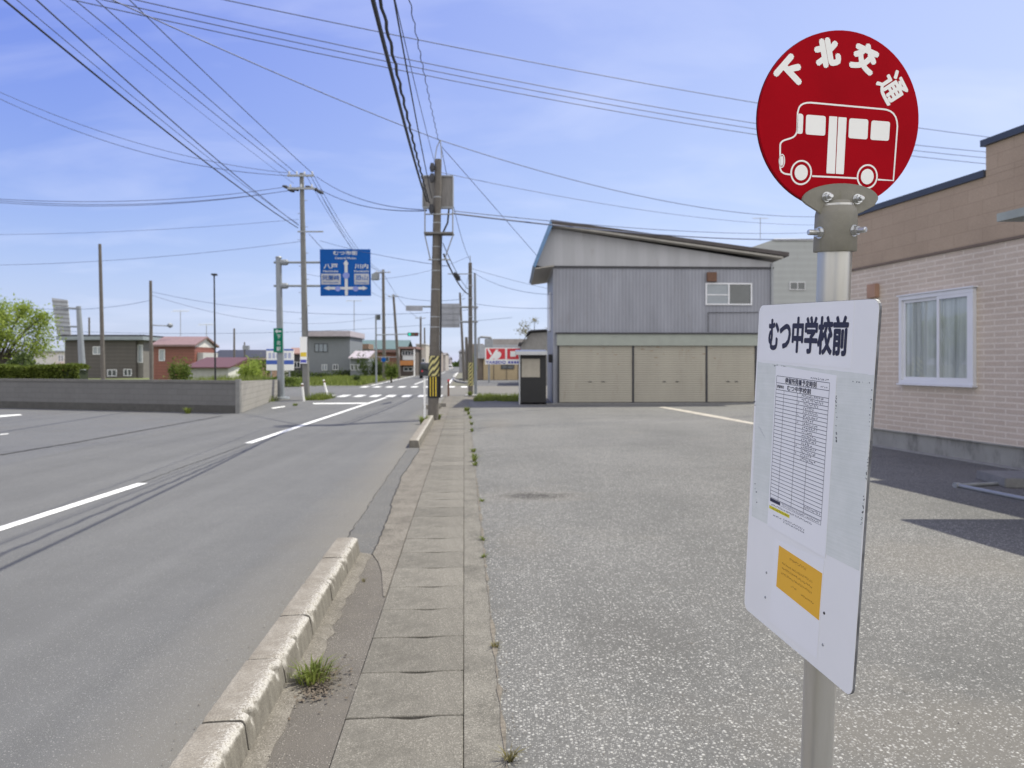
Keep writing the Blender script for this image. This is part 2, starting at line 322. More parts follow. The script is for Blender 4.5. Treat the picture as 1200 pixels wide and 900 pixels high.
def cast_collar():
    m, n, b = principled('weathered cast bracket')
    v = coords(n)
    c = ramp(n, noise(n, v, 14, 7, 0.7), [(0.3, (0.180, 0.171, 0.142)), (0.7, (0.248, 0.236, 0.198))])
    streak = noise(n, coords(n, 'Object', (28, 28, 5)), 1.0, 4)
    c = mixc(n, ramp(n, streak, [(0.56, 0), (0.74, 0.75)]), c, (0.14, 0.135, 0.06))
    n.links.new(c, b.inputs['Base Color']); b.inputs['Roughness'].default_value = 0.65; b.inputs['Metallic'].default_value = 0.0
    bump(n, b, noise(n, v, 160, 4), 0.25, 0.002); return m
M_cast = cast_collar()
def sign_pole():
    m, n, b = principled('dull aluminium pole')
    c = ramp(n, noise(n, coords(n, 'Object', (14, 14, 1.2)), 1, 5), [(0.3, (0.50, 0.49, 0.46)), (0.7, (0.62, 0.615, 0.60))])
    n.links.new(c, b.inputs['Base Color']); b.inputs['Roughness'].default_value = 0.34; b.inputs['Metallic'].default_value = 0.8; return m
M_spole = sign_pole()
def stripes():
    m, n, b = principled('worn yellow and black stripes')
    t = node(n, 'ShaderNodeTexCoord'); s = node(n, 'ShaderNodeSeparateXYZ'); n.links.new(t.outputs['Object'], s.inputs[0])
    at = node(n, 'ShaderNodeMath', operation='ARCTAN2'); n.links.new(s.outputs[0], at.inputs[0]); n.links.new(s.outputs[1], at.inputs[1])
    m1 = node(n, 'ShaderNodeMath', operation='MULTIPLY'); m1.inputs[1].default_value = 0.20; n.links.new(at.outputs[0], m1.inputs[0])
    su = node(n, 'ShaderNodeMath', operation='ADD'); n.links.new(m1.outputs[0], su.inputs[0]); n.links.new(s.outputs[2], su.inputs[1])
    m2 = node(n, 'ShaderNodeMath', operation='MULTIPLY'); m2.inputs[1].default_value = 5.0; n.links.new(su.outputs[0], m2.inputs[0])
    fr = node(n, 'ShaderNodeMath', operation='FRACT'); n.links.new(m2.outputs[0], fr.inputs[0])
    c = ramp(n, fr.outputs[0], [(0.49, (0.03, 0.028, 0.022)), (0.51, (0.56, 0.50, 0.20))])
    c = mixc(n, ramp(n, noise(n, t.outputs['Object'], 7, 6, 0.8), [(0.56, 0), (0.66, 0.7)]), c, (0.20, 0.19, 0.15))
    n.links.new(c, b.inputs['Base Color']); b.inputs['Roughness'].default_value = 0.6; return m
M_stripe = stripes()
def foundation_mat():
    m, n, b = principled('stained foundation render')
    v = coords(n)
    c = ramp(n, noise(n, v, 2, 5), [(0.3, (0.245, 0.245, 0.225)), (0.7, (0.31, 0.308, 0.285))])
    st = noise(n, coords(n, 'Object', (2, 2.2, 0.8)), 1.2, 6, 0.75)
    c = mixc(n, ramp(n, st, [(0.50, 0), (0.68, 0.8)]), c, (0.12, 0.118, 0.11))
    n.links.new(c, b.inputs['Base Color']); b.inputs['Roughness'].default_value = 0.9; return m
M_found = foundation_mat()
def leafmat(name, a, bcol):
    m, n, b = principled(name)
    oi = node(n, 'ShaderNodeTexCoord')
    c = ramp(n, noise(n, oi.outputs['Object'], 2.4, 3), [(0.3, a), (0.7, bcol)])
    n.links.new(c, b.inputs['Base Color']); b.inputs['Roughness'].default_value = 0.6
    b.inputs['Specular IOR Level'].default_value = 0.2
    tr = node(n, 'ShaderNodeBsdfTranslucent'); n.links.new(c, tr.inputs[0])
    mx = node(n, 'ShaderNodeMixShader'); mx.inputs[0].default_value = 0.4
    n.links.new(b.outputs[0], mx.inputs[1]); n.links.new(tr.outputs[0], mx.inputs[2])
    n.links.new(mx.outputs[0], n.nodes['Material Output'].inputs[0]); MATS[name] = m; return m
L_tree = leafmat('fresh tree leaves', (0.18, 0.25, 0.045), (0.34, 0.41, 0.085))
L_hedge = leafmat('hedge leaves', (0.072, 0.101, 0.016), (0.137, 0.173, 0.029))
L_grass = leafmat('grass blades', (0.115, 0.151, 0.032), (0.202, 0.238, 0.058))
L_bush = leafmat('bush leaves', (0.079, 0.119, 0.022), (0.158, 0.209, 0.043))
L_dark = leafmat('dark leaves', (0.04, 0.065, 0.018), (0.09, 0.125, 0.035))
L_dry = leafmat('dry stems', (0.16, 0.14, 0.06), (0.24, 0.22, 0.10))
M_bark = mat('bark', (0.07, 0.06, 0.045), 0.9, var=0.3, scale=12)

# ------------------------------------------------------------------ mesh building
class MB:
    def __init__(s): s.bm = bmesh.new()
    def face(s, pts):
        try: return s.bm.faces.new([s.bm.verts.new(p) for p in pts])
        except ValueError: return None
    def box(s, x0, x1, y0, y1, z0, z1):
        c = [Vector((x, y, z)) for z in (z0, z1) for y in (y0, y1) for x in (x0, x1)]
        return s.hexa(c)
    def hexa(s, c):
        v = [s.bm.verts.new(p) for p in c]
        for f in ((0, 2, 3, 1), (4, 5, 7, 6), (0, 1, 5, 4), (2, 6, 7, 3), (0, 4, 6, 2), (1, 3, 7, 5)):
            s.bm.faces.new([v[i] for i in f])
        return s
    def frame_box(s, O, a, b, c):
        """Box spanned by three edge vectors from corner O."""
        O, a, b, c = map(Vector, (O, a, b, c))
        return s.hexa([O, O + a, O + b, O + a + b, O + c, O + a + c, O + b + c, O + a + b + c])
    def prism(s, pts, d):
        """Extrude the closed polygon pts (3D) by the vector d."""
        d = Vector(d); lo = [s.bm.verts.new(p) for p in pts]; hi = [s.bm.verts.new(Vector(p) + d) for p in pts]
        n = len(pts); s.bm.faces.new(lo[::-1]); s.bm.faces.new(hi)
        for i in range(n): s.bm.faces.new([lo[i], lo[(i + 1) % n], hi[(i + 1) % n], hi[i]])
        return s
    def tube(s, p0, p1, r0, r1=None, n=12, cap=True):
        p0, p1 = Vector(p0), Vector(p1); r1 = r0 if r1 is None else r1
        return s.path([p0, p1], [r0, r1], n, cap)
    def path(s, pts, r, n=8, cap=True):
        pts = [Vector(p) for p in pts]
        if not isinstance(r, (list, tuple)): r = [r] * len(pts)
        rings = []; up = None
        for i, p in enumerate(pts):
            t = (pts[min(i + 1, len(pts) - 1)] - pts[max(i - 1, 0)]).normalized()
            if up is None:
                up = Vector((0, 0, 1)) if abs(t.z) < 0.9 else Vector((0, 1, 0))
            x = t.cross(up).normalized(); y = x.cross(t).normalized(); up = y
            rings.append([s.bm.verts.new(p + (x * math.cos(2 * math.pi * k / n) + y * math.sin(2 * math.pi * k / n)) * r[i]) for k in range(n)])
        for a, b in zip(rings, rings[1:]):
            for k in range(n): s.bm.faces.new([a[k], a[(k + 1) % n], b[(k + 1) % n], b[k]])
        if cap: s.bm.faces.new(rings[0][::-1]); s.bm.faces.new(rings[-1])
        return s
    def build(s, name, m, parent=None, smooth=False, bevel=0.0):
        bmesh.ops.recalc_face_normals(s.bm, faces=s.bm.faces)
        if bevel:
            bmesh.ops.bevel(s.bm, geom=[e for e in s.bm.edges if len(e.link_faces) == 2 and e.calc_face_angle(0) > 0.6], offset=bevel, segments=2, affect='EDGES')
        if parent is not None:
            o0 = world_loc(parent)
            bmesh.ops.translate(s.bm, verts=s.bm.verts, vec=-o0)
        me = bpy.data.meshes.new(name); s.bm.to_mesh(me); s.bm.free()
        if smooth:
            for p in me.polygons: p.use_smooth = True
            try: me.set_sharp_from_angle(angle=R(40))
            except Exception: pass
        me.materials.append(m)
        o = bpy.data.objects.new(name, me); COL.objects.link(o)
        if parent is not None: o.parent = parent
        return o
def world_loc(o):
    v = Vector((0, 0, 0))
    while o is not None: v += Vector(o.location); o = o.parent
    return v
def tag(o, label=None, cat=None, group=None, kind=None):
    if label: o['label'] = label
    if cat: o['category'] = cat
    if group: o['group'] = group
    if kind: o['kind'] = kind
    return o
def thing(name, label, cat, loc, group=None):
    o = bpy.data.objects.new(name, None); COL.objects.link(o); o.location = loc; o.empty_display_size = 0.2
    return tag(o, label, cat, group)
def structure(mb, name, m): return tag(mb.build(name, m), kind='structure')
def single(mb, name, m, loc, label, cat, group=None, smooth=False, bevel=0):
    bmesh.ops.translate(mb.bm, verts=mb.bm.verts, vec=-Vector(loc))
    o = mb.build(name, m, None, smooth, bevel); o.location = loc
    return tag(o, label, cat, group)

def text_into(mb, body, fn, w=None, h=None, bold=0.0, center=(0.5, 0.5), step=0.00004):
    """Lay the word(s) into mb; fn(x, y) maps flat text coordinates (centred, fitted to w x h) to a point."""
    c = bpy.data.curves.new("t", 'FONT'); c.body = body; c.size = 1; c.offset = 0; c.resolution_u = 3
    o = bpy.data.objects.new("t", c); COL.objects.link(o)
    bpy.context.view_layer.update()
    me = bpy.data.meshes.new_from_object(o.evaluated_get(bpy.context.evaluated_depsgraph_get()))
    bpy.data.objects.remove(o); bpy.data.curves.remove(c)
    xs = [v.co.x for v in me.vertices]; ys = [v.co.y for v in me.vertices]
    if not xs: return
    x0, x1, y0, y1 = min(xs), max(xs), min(ys), max(ys)
    sx = w / (x1 - x0) if w else h / (y1 - y0); sy = h / (y1 - y0) if h else sx
    # heavy lettering: the stroke is widened by laying the outline round a small circle, each pass a hair above the last
    o_, nrm = fn(0, 0), (fn(1, 0) - fn(0, 0)).cross(fn(0, 1) - fn(0, 0)).normalized()
    bb = bold * max(sx, sy); passes = 9 if bold else 1; w_ = ((x1 - x0) * sx - 2 * bb) / ((x1 - x0) * sx); h_ = ((y1 - y0) * sy - 2 * bb) / ((y1 - y0) * sy)
    for k in range(passes):
        ox, oy = (0, 0) if k == 0 else (bb * math.cos(k * math.pi / 4), bb * math.sin(k * math.pi / 4))
        vs = [mb.bm.verts.new(fn((v.co.x - (x0 + (x1 - x0) * center[0])) * sx * w_ + ox, (v.co.y - (y0 + (y1 - y0) * center[1])) * sy * h_ + oy) + nrm * (step * k)) for v in me.vertices]
        for p in me.polygons:
            try: mb.bm.faces.new([vs[i] for i in p.vertices])
            except ValueError: pass
    bpy.data.meshes.remove(me)

# ------------------------------------------------------------------ THE SETTING: ground, road, paths
b = MB(); b.face([(-3000, -60, -0.03), (3000, -60, -0.03), (3000, 5000, -0.03), (-3000, 5000, -0.03)]); structure(b, 'ground', M_soil)
def strip(u0, u1, v0, v1, z, name, m, n=1):
    b = MB()
    for i in range(n):
        a, c = v0 + (v1 - v0) * i / n, v0 + (v1 - v0) * (i + 1) / n
        b.face([UV(u0, a, z), UV(u1, a, z), UV(u1, c, z), UV(u0, c, z)])
    return structure(b, name, m)
strip(-7.65, -1.0, -8, 900, 0.0, 'road', M_road)
b = MB(); b.face([(-220, 38.3, -0.008), (220, 38.3, -0.008), (220, 56.5, -0.008), (-220, 56.5, -0.008)]); structure(b, 'cross_street', M_road)
b = MB(); b.face([UV(-7.65, -8, -0.004), UV(-7.65, 33.5, -0.004), (-75, 30.5, -0.004), (-75, -8, -0.004)]); structure(b, 'left_parking_lot', M_lot2)
b = MB(); b.face([UV(-7.65, 33.4, -0.012), UV(-7.65, 38.4, -0.012), (-220, 38.4, -0.012), (-220, 30.4, -0.012)]); structure(b, 'corner_pavement', M_patch)
# right-hand lot: one sheet, worn aggregate asphalt
b = MB(); b.face([UV(0.17, -3, 0.004), (40, -3, 0.004), (40, 33.2, 0.004), UV(0.17, 33.2, 0.004)]); structure(b, 'parking_lot', M_lot)
b = MB(); b.face([UV(-0.95, 33.2, -0.006), (60, 33.2, -0.006), (60, 38.3, -0.006), UV(-0.95, 38.3, -0.006)]); structure(b, 'corner_path', M_pinkc)
b = MB(); b.face([(-3.2, 56.5, -0.005), (60, 56.5, -0.005), (60, 90, -0.005), (-5.2, 90, -0.005)]); structure(b, 'shop_forecourt', M_lot2)
# footway strips beside the drain
strip(-0.955, -0.56, -1, 38.3, 0.0, 'gutter_strip', M_rough)
strip(0.0, 0.175, -1, 38.3, 0.008, 'concrete_edging', M_strip)
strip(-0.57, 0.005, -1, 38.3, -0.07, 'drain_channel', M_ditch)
EDGE = [(6.35, -.80), (7.35, -.82), (8.2, -.84), (9.0, -.885), (9.9, -.90), (10.7, -.93), (11.5, -.905), (12.4, -.90), (13.8, -.875), (14.45, -.89)]
b = MB()
for (v0, u0), (v1, u1) in zip(EDGE, EDGE[1:]): b.face([UV(-1.12, v0, 0.006), UV(u0, v0, 0.006), UV(u1, v1, 0.006), UV(-1.12, v1, 0.006)])
structure(b, 'asphalt_ramp', M_patch)
b = MB()
EDG2 = [(5.2, -.58), (5.8, -.66), (6.1, -.72)] + EDGE + [(20, -.88), (38, -.88)]
for (v0, u0), (v1, u1) in zip(EDG2, EDG2[1:]): b.face([UV(u0, v0, 0.007), UV(-.565, v0, 0.007), UV(-.565, v1, 0.007), UV(u1, v1, 0.007)])
structure(b, 'gutter_concrete', M_pinkc)
b = MB()                                               # ragged concrete haunch along the kerb foot
k = -1.0; prof = []
while k < 6.4:
    prof.append((k, -0.82 + random.uniform(-0.025, 0.02))); k += 0.11
for (v0, u0), (v1, u1) in zip(prof, prof[1:]):
    b.face([UV(-0.925, v0, 0.022), UV(u0, v0, 0.003), UV(u1, v1, 0.003), UV(-0.925, v1, 0.022)])
structure(b, 'kerb_haunch', M_pinkc)
# dirt that has gathered in the gutter by the grass and along the seam
b = MB(); rnd = random.Random(5); g0 = G(374, 805)      # dead leaves and crumbs that have gathered by the grass tuft
for _ in range(520):
    a = rnd.uniform(0, 6.28); d = rnd.gauss(0, 0.55); p = g0 + Vector((0.12 * d * math.cos(a), 0.26 * d * math.sin(a), rnd.uniform(0.006, 0.016))); s_ = rnd.uniform(0.003, 0.014)
    t = rnd.uniform(0, 6.28); e = Vector((math.cos(t), math.sin(t), rnd.uniform(-.3, .5))) * s_; f_ = Vector((-math.sin(t), math.cos(t), rnd.uniform(-.2, .4))) * s_ * .6
    b.face([p - e, p + f_, p + e, p - f_])
tag(b.build('gutter_litter', M_dirt), kind='stuff')
b = MB(); prev = None; k = 2.0
while k < 33:
    w = max(0.0005, random.uniform(-0.012, 0.022)); c = (UV(0.174 - w * 0.5, k, 0.0125), UV(0.177 + w, k, 0.0125))
    if prev: b.face([prev[0], prev[1], c[1], c[0]])
    prev = c; k += random.uniform(0.04, 0.16)
structure(b, 'dirt_seam', mat('seam grit', (0.165, 0.145, 0.118), 0.95, var=0.35, scale=25, fine=0.4, fscale=120, bmp=0.5))
b = MB(); prev = None; k = 1.8
while k < 6.6:                                         # grit against the road side of the kerb
    w = random.uniform(0.05, 0.10); c = (UV(-1.12 - w, k, 0.004), UV(-1.10, k, 0.004))
    if prev: b.face([prev[0], prev[1], c[1], c[0]])
    prev = c; k += random.uniform(0.06, 0.16)
structure(b, 'kerb_grit', asphalt('kerb grit', (0.085, 0.080, 0.073), (0.115, 0.108, 0.098), (0.24, 0.22, 0.19), 90, 0.18, 2.0, None, 0.8))
b = MB(); prev = None; k = 6.6
while k < 22:
    w = random.uniform(0.10, 0.35) * (0.6 if k < 9 else 1); c = (UV(-1.30 - w * 0.5, k, 0.003), UV(-1.04, k, 0.003))
    k += 1.0
# cracks
def crack(pts, w, name, z=0.009, m=M_dirt):
    b = MB(); line = []
    for (p, q) in zip(pts, pts[1:]):
        n = max(2, int((q - p).length / 0.12))
        for i in range(n):
            t = i / n; o = p.lerp(q, t); line.append(o + Vector((random.uniform(-.012, .012), random.uniform(-.03, .03), 0)))
    for p, q in zip(line, line[1:]):
        d = (q - p).normalized(); s = Vector((-d.y, d.x, 0)) * w * random.uniform(0.4, 1)
        b.face([p - s + Vector((0, 0, z)), p + s + Vector((0, 0, z)), q + s + Vector((0, 0, z)), q - s + Vector((0, 0, z))])
    structure(b, name, m)
M_crk = mat('dark crack', (0.035, 0.033, 0.032), 0.95)  # flat near-black tone of open cracks and joints
crack([G(0, 533), G(80, 520), G(180, 502), G(262, 487)], 0.05, 'gutter_crack', 0.004, M_crk)
crack([G(165, 566), G(210, 549), G(292, 520)], 0.012, 'centre_crack', 0.004, M_crk)
crack([UV(-1.12, 6.5), UV(-1.13, 9.8), UV(-1.12, 14.2)], 0.005, 'ramp_crack', 0.0095, M_crk)
crack([UV(u, v) for v, u in EDGE], 0.010, 'ramp_edge_crack', 0.0105, M_crk)
for v_, u_ in ((7.6, -.80), (8.9, -.86), (10.3, -.90), (11.9, -.88)): crack([UV(u_, v_), UV(-.57, v_ + .03)], 0.005, 'gutter_joint', 0.0105, M_crk)
M_hair = mat('hairline crack', (0.075, 0.072, 0.068), 0.95)
crack([G(560, 529), G(640, 524), G(760, 522), G(872, 517)], 0.010, 'pavement_crack', 0.009, M_hair)
crack([G(566, 590), G(598, 588.5), G(612, 584)], 0.006, 'pavement_crack', 0.009, M_hair)
crack([G(560, 503), G(590, 498), G(640, 499)], 0.012, 'pavement_crack', 0.009, M_hair)
# painted markings
M_oldpaint = mat('dirty cream paint', (0.42, 0.385, 0.33), 0.85, var=0.3, scale=3, fine=0.3, fscale=30)
def paint(pts, name, m=None): b = MB(); b.face([Vector((p.x, p.y, 0.0085 if m else 0.0045)) for p in pts]); structure(b, name, m or M_paint)
def line_uv(u0, v0, u1, v1, w, name): paint([UV(u0 - w, v0), UV(u0 + w, v0), UV(u1 + w, v1), UV(u1 - w, v1)], name)
def uv_of(p): return (p.x - RS * p.y, p.y)
a0 = uv_of(G(0, 620)); a1 = uv_of(G(167, 566.5)); c0_ = uv_of(G(291, 519.5)); c1_ = uv_of(G(452, 466))
line_uv(a0[0] - (a1[0] - a0[0]) * 0.8, a0[1] - (a1[1] - a0[1]) * 0.8, a1[0], a1[1], 0.075, 'centre_line')
line_uv(c0_[0], c0_[1], c1_[0], c1_[1], 0.085, 'centre_line')
paint([G(368, 473.6), G(430, 473.2), G(431, 472), G(366, 472.4)], 'stop_line')
paint([G(320, 479), G(334, 476.8), G(334, 475.8), G(318, 478)], 'edge_line')
paint([G(0, 489), G(26, 486.5), G(24, 485.5), G(0, 486.8)], 'bay_line')
paint([G(0, 510), G(10, 508.7), G(10, 508), G(0, 509)], 'bay_line')
paint([G(772, 477.4), G(800, 482.6), G(841, 490.2), G(890, 499), G(930, 506), G(930, 504.6), G(890, 497.2), G(845, 488.2), G(805, 481.2), G(778, 476.9)], 'lot_line', M_oldpaint)
for i in range(8):                                     # two crosswalks
    u = -7.4 + i * 0.83
    paint([UV(u, 37.2), UV(u + 0.43, 37.2), UV(u + 0.43, 39.6), UV(u, 39.6)], 'crosswalk_bar')
for i in range(9):
    u = -7.6 + i * 0.92
    paint([UV(u, 52.5), UV(u + 0.47, 52.5), UV(u + 0.47, 55.2), UV(u, 55.2)], 'crosswalk_bar')
line_uv(-7.3, 57, -7.2, 140, 0.09, 'edge_line'); line_uv(-4.1, 60, -4.1, 160, 0.08, 'centre_line'); line_uv(-1.35, 60, -1.3, 150, 0.1, 'edge_line')

# ------------------------------------------------------------------ drain covers and kerb stones
GRP = 'concrete drain covers along the footway'
def cover_mesh(idx):
    b = MB(); L, x0, x1, t = 0.4935, -0.557, -0.003, 0.06
    nx = 16; far = []
    for i in range(nx + 1):
        x = x0 + (x1 - x0) * i / nx; d = (x - (x0 + x1) / 2 - 0.03) / 0.095
        far.append((x, L - (0.026 * (1 - d * d) if abs(d) < 1 else 0) + random.uniform(-.0015, .0015)))
    pts = [(x0, 0), (x1, 0)] + far[::-1]
    b.prism([Vector((x, y, -t)) for x, y in pts], (0, 0, t))
    bmesh.ops.bevel(b.bm, geom=[e for e in b.bm.edges if len(e.link_faces) == 2 and all(v.co.z > -0.001 for v in e.verts)], offset=0.004, segments=1, affect='EDGES')
    return b
protos = [cover_mesh(i).build('drain_cover', M_slab) for i in range(4)]
v = 3.457 - 0.5015 * 4; k = 0
while v < 38.0:
    p = protos[k % 4]
    o = p if k < 4 else p.copy()
    if k >= 4: COL.objects.link(o)
    q = UV(0, v, 0.004 + random.uniform(-0.0008, 0.0012)); o.location = q
    o.rotation_euler = (random.uniform(-.004, .004), random.uniform(-.005, .005), math.atan(-RS) + random.uniform(-.003, .003))
    tag(o, 'grey concrete drain cover with a dark hand hole, in the footway row', 'drain cover', GRP)
    v += 0.5015; k += 1

def kerb_mesh(L, seed):
    rnd = random.Random(seed); b = MB()
    prof = [(0.0, -0.06), (0.0, 0.140), (0.006, 0.151), (0.03, 0.155), (0.07, 0.156), (0.11, 0.157), (0.145, 0.157), (0.168, 0.155), (0.180, 0.149), (0.187, 0.138), (0.190, 0.120), (0.195, 0.08), (0.201, 0.04), (0.207, 0.0), (0.209, -0.06)]
    n = 64; rows = []; bites = [(rnd.uniform(0, L), rnd.uniform(0.008, 0.035), rnd.uniform(0.003, 0.012)) for _ in range(15)]
    for j in range(n + 1):
        y = 0.006 + (L - 0.012) * j / n; row = []
        endr = 0.010 if j in (0, n) else (0.003 if j in (1, n - 1) else 0)
        bite = sum(d * max(0, 1 - ((y - c) / w) ** 2) for c, w, d in bites)
        for i, (x, z) in enumerate(prof):
            e = 0.0016 if 2 <= i <= 10 else 0.0006
            k_ = bite * (1.0 if i in (8, 9) else 0.55 if i in (7, 10) else 0)
            row.append(b.bm.verts.new((x + rnd.uniform(-e, e * .5) - k_ * .8 - (endr * 0.4 if i > 7 else 0), y, z + rnd.uniform(-e, e * .5) - k_ - (endr * 0.6 if 1 <= i <= 10 else 0))))
        rows.append(row)
    for r0, r1 in zip(rows, rows[1:]):
        for i in range(len(prof) - 1): b.bm.faces.new([r0[i], r0[i + 1], r1[i + 1], r1[i]])
    b.bm.faces.new(rows[0]); b.bm.faces.new(rows[-1][::-1])
    return b
KL = 'chipped pale concrete kerb stone in the near row beside the road'
KL2 = 'weathered concrete kerb stone in the short row below the utility pole'
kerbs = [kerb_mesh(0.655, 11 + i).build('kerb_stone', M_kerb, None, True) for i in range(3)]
def lay_kerb(v, label, group, first=[0], u=-1.118):
    i = first[0]; p = kerbs[i % 3]; o = p if i < 3 else p.copy()
    if i >= 3: COL.objects.link(o)
    o.location = UV(u, v, random.uniform(-0.004, 0.003)); o.rotation_euler = (0, 0, math.atan(-RS) + random.uniform(-.006, .006))
    tag(o, label, 'kerb stone', group); first[0] += 1
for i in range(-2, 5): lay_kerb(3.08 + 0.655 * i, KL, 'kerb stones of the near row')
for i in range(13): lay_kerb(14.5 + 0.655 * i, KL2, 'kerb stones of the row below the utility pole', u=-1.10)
# low gutter pieces turned at the end of the footway
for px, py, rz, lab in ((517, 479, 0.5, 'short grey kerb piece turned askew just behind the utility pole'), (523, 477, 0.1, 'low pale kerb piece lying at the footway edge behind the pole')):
    o = kerbs[1].copy(); COL.objects.link(o); o.location = G(px, py); o.rotation_euler = (0, 0, 1.57 + rz); tag(o, lab, 'kerb stone')

# ------------------------------------------------------------------ BUS STOP (nearest thing)
Dp = 1.70
pole_axis_pt = P(976.5, 320, 1.71); low = P(957, 890, 1.825)
ax = (pole_axis_pt - low).normalized()
base = low - ax * (low.z / ax.z)
bs = thing('bus_stop_sign', 'round red bus stop sign on a grey pole with white timetable board, in the foreground', 'bus stop', base)
PR = 0.0375
t_ = (H - base.z + 285 / F * base.y) / (ax.z - 285 / F * ax.y); C = base + ax * t_; C.y -= 0.004
b = MB(); b.tube(base - ax * 0.02, C - ax * 0.19, PR, None, 40); b.build('pole', M_spole, bs, True)
phi = R(8.3)
rr = Vector((math.cos(phi), math.sin(phi), 0)); rr = (rr - ax * rr.dot(ax)).normalized(); uu = ax; nn = rr.cross(uu).normalized()
if nn.y > 0: nn = -nn
Rd = 101.5 / F * C.y; q = 101.5 / F * C.y / 317
def D_(x, y, h=0.0): return C + rr * x + uu * y + nn * h
def Z1(zx, zy, h=0.0):                                  # disc coordinates from the enlarged view of the sign
    return D_((zx - 346) * q * 1.03, -(zy - 369.5) * q + (zx - 346) * q * 0.022, h)
b = MB(); N = 72
b.prism([D_(Rd * math.cos(2 * math.pi * i / N), Rd * math.sin(2 * math.pi * i / N), -0.0045) for i in range(N)], nn * 0.0075)
disc = b.build('disc', M_red, bs, False, 0.0012)
b = MB(); pr = [D_((Rd + 0.0012) * math.cos(2 * math.pi * i / N), (Rd + 0.0012) * math.sin(2 * math.pi * i / N), -0.0062) for i in range(N)]
b.prism(pr, nn * 0.0015); b.build('back_plate', mat('dark red edge', (0.09, 0.004, 0.01), 0.5), bs)
def stroke(b, pts, w, h, closed=False):
    P3 = [Z1(x, y, h) for x, y in pts]; n = len(P3); L, Rr = [], []
    for i in range(n):
        a = P3[(i - 1) % n] if (closed or i > 0) else P3[i]; c = P3[(i + 1) % n] if (closed or i < n - 1) else P3[i]
        t = (c - a).normalized(); s = nn.cross(t).normalized() * w
        L.append(b.bm.verts.new(P3[i] + s)); Rr.append(b.bm.verts.new(P3[i] - s))
    for i in range(n if closed else n - 1):
        j = (i + 1) % n; b.bm.faces.new([L[i], L[j], Rr[j], Rr[i]])
def ell(cx, cy, rx, ry, n=36): return [(cx + rx * math.cos(2 * math.pi * i / n), cy + ry * math.sin(2 * math.pi * i / n)) for i in range(n)]
def rquad(pts, r=6):
    out_ = []
    n = len(pts)
    for i in range(n):
        p = Vector(pts[i]); a = (Vector(pts[i - 1]) - p).normalized(); c = (Vector(pts[(i + 1) % n]) - p).normalized()
        for t in (0, 0.33, 0.67, 1):
            s = p + a * r * (1 - t) ** 2 + c * r * t ** 2; out_.append((s.x, s.y))
    return out_
hh = 0.0034; b = MB(); SW = 0.0019
def arc(pts, m=5):
    """quadratic bezier through corner points: p0, corner, p2"""
    (x0, y0), (x1, y1), (x2, y2) = pts
    return [((1 - t) ** 2 * x0 + 2 * t * (1 - t) * x1 + t * t * x2, (1 - t) ** 2 * y0 + 2 * t * (1 - t) * y1 + t * t * y2) for t in [i / m for i in range(m + 1)]]
body = [(165, 563)] + arc([(155, 562), (126, 560), (124, 538)]) + [(122, 470)] + arc([(122, 458), (123, 445), (140, 440)]) + arc([(160, 434), (182, 428), (184, 405)]) + [(184, 345)] + arc([(186, 335), (190, 307), (232, 308)]) + [(510, 329)] + arc([(525, 331), (566, 340), (569, 390)]) + [(566, 480), (562, 587), (500, 583)]
stroke(b, body, SW, hh)
stroke(b, [(246, 569), (330, 573), (420, 578)], SW, hh)
for cx, cy in ((204, 556), (459, 572)):
    stroke(b, ell(cx, cy, 38, 42), SW, hh, True)
    b.face([Z1(x, y, hh) for x, y in ell(cx, cy, 25, 28)])
stroke(b, ell(130, 514, 10, 23), SW * 0.6, hh, True); b.face([Z1(x, y, hh) for x, y in ell(130, 514, 6, 18)])
for w in ([(216, 350), (291, 355), (291, 425), (216, 420)], [(381, 362), (455, 366), (454, 438), (380, 433)], [(467, 369), (540, 374), (538, 443), (465, 439)], [(184, 345), (206, 349), (205, 419), (181, 417)]):
    b.face([Z1(x, y, hh) for x, y in rquad(w, 9)])
for w in ([(304, 355), (335, 357), (333, 561), (300, 559)], [(339, 358), (371, 360), (367, 563), (336, 561)]):
    b.face([Z1(x, y, hh) for x, y in rquad(w, 3)])
b.build('bus_emblem', M_signwhite, disc)
b = MB()
for ch, cx, cy, ang, w, h in (('下', 156, 206, 48, 102, 104), ('北', 288, 132, 13, 100, 104), ('交', 432, 148, -20, 102, 106), ('通', 543, 252, -58, 100, 104)):
    O = Z1(cx, cy, hh); a = R(ang); e1 = rr * math.cos(a) + uu * math.sin(a); e2 = -rr * math.sin(a) + uu * math.cos(a)
    text_into(b, ch, lambda x, y, O=O, e1=e1, e2=e2: O + e1 * x + e2 * y, w * q, h * q, 0.06 if ch != '通' else 0.026)
b.build('lettering', M_signwhite, disc)
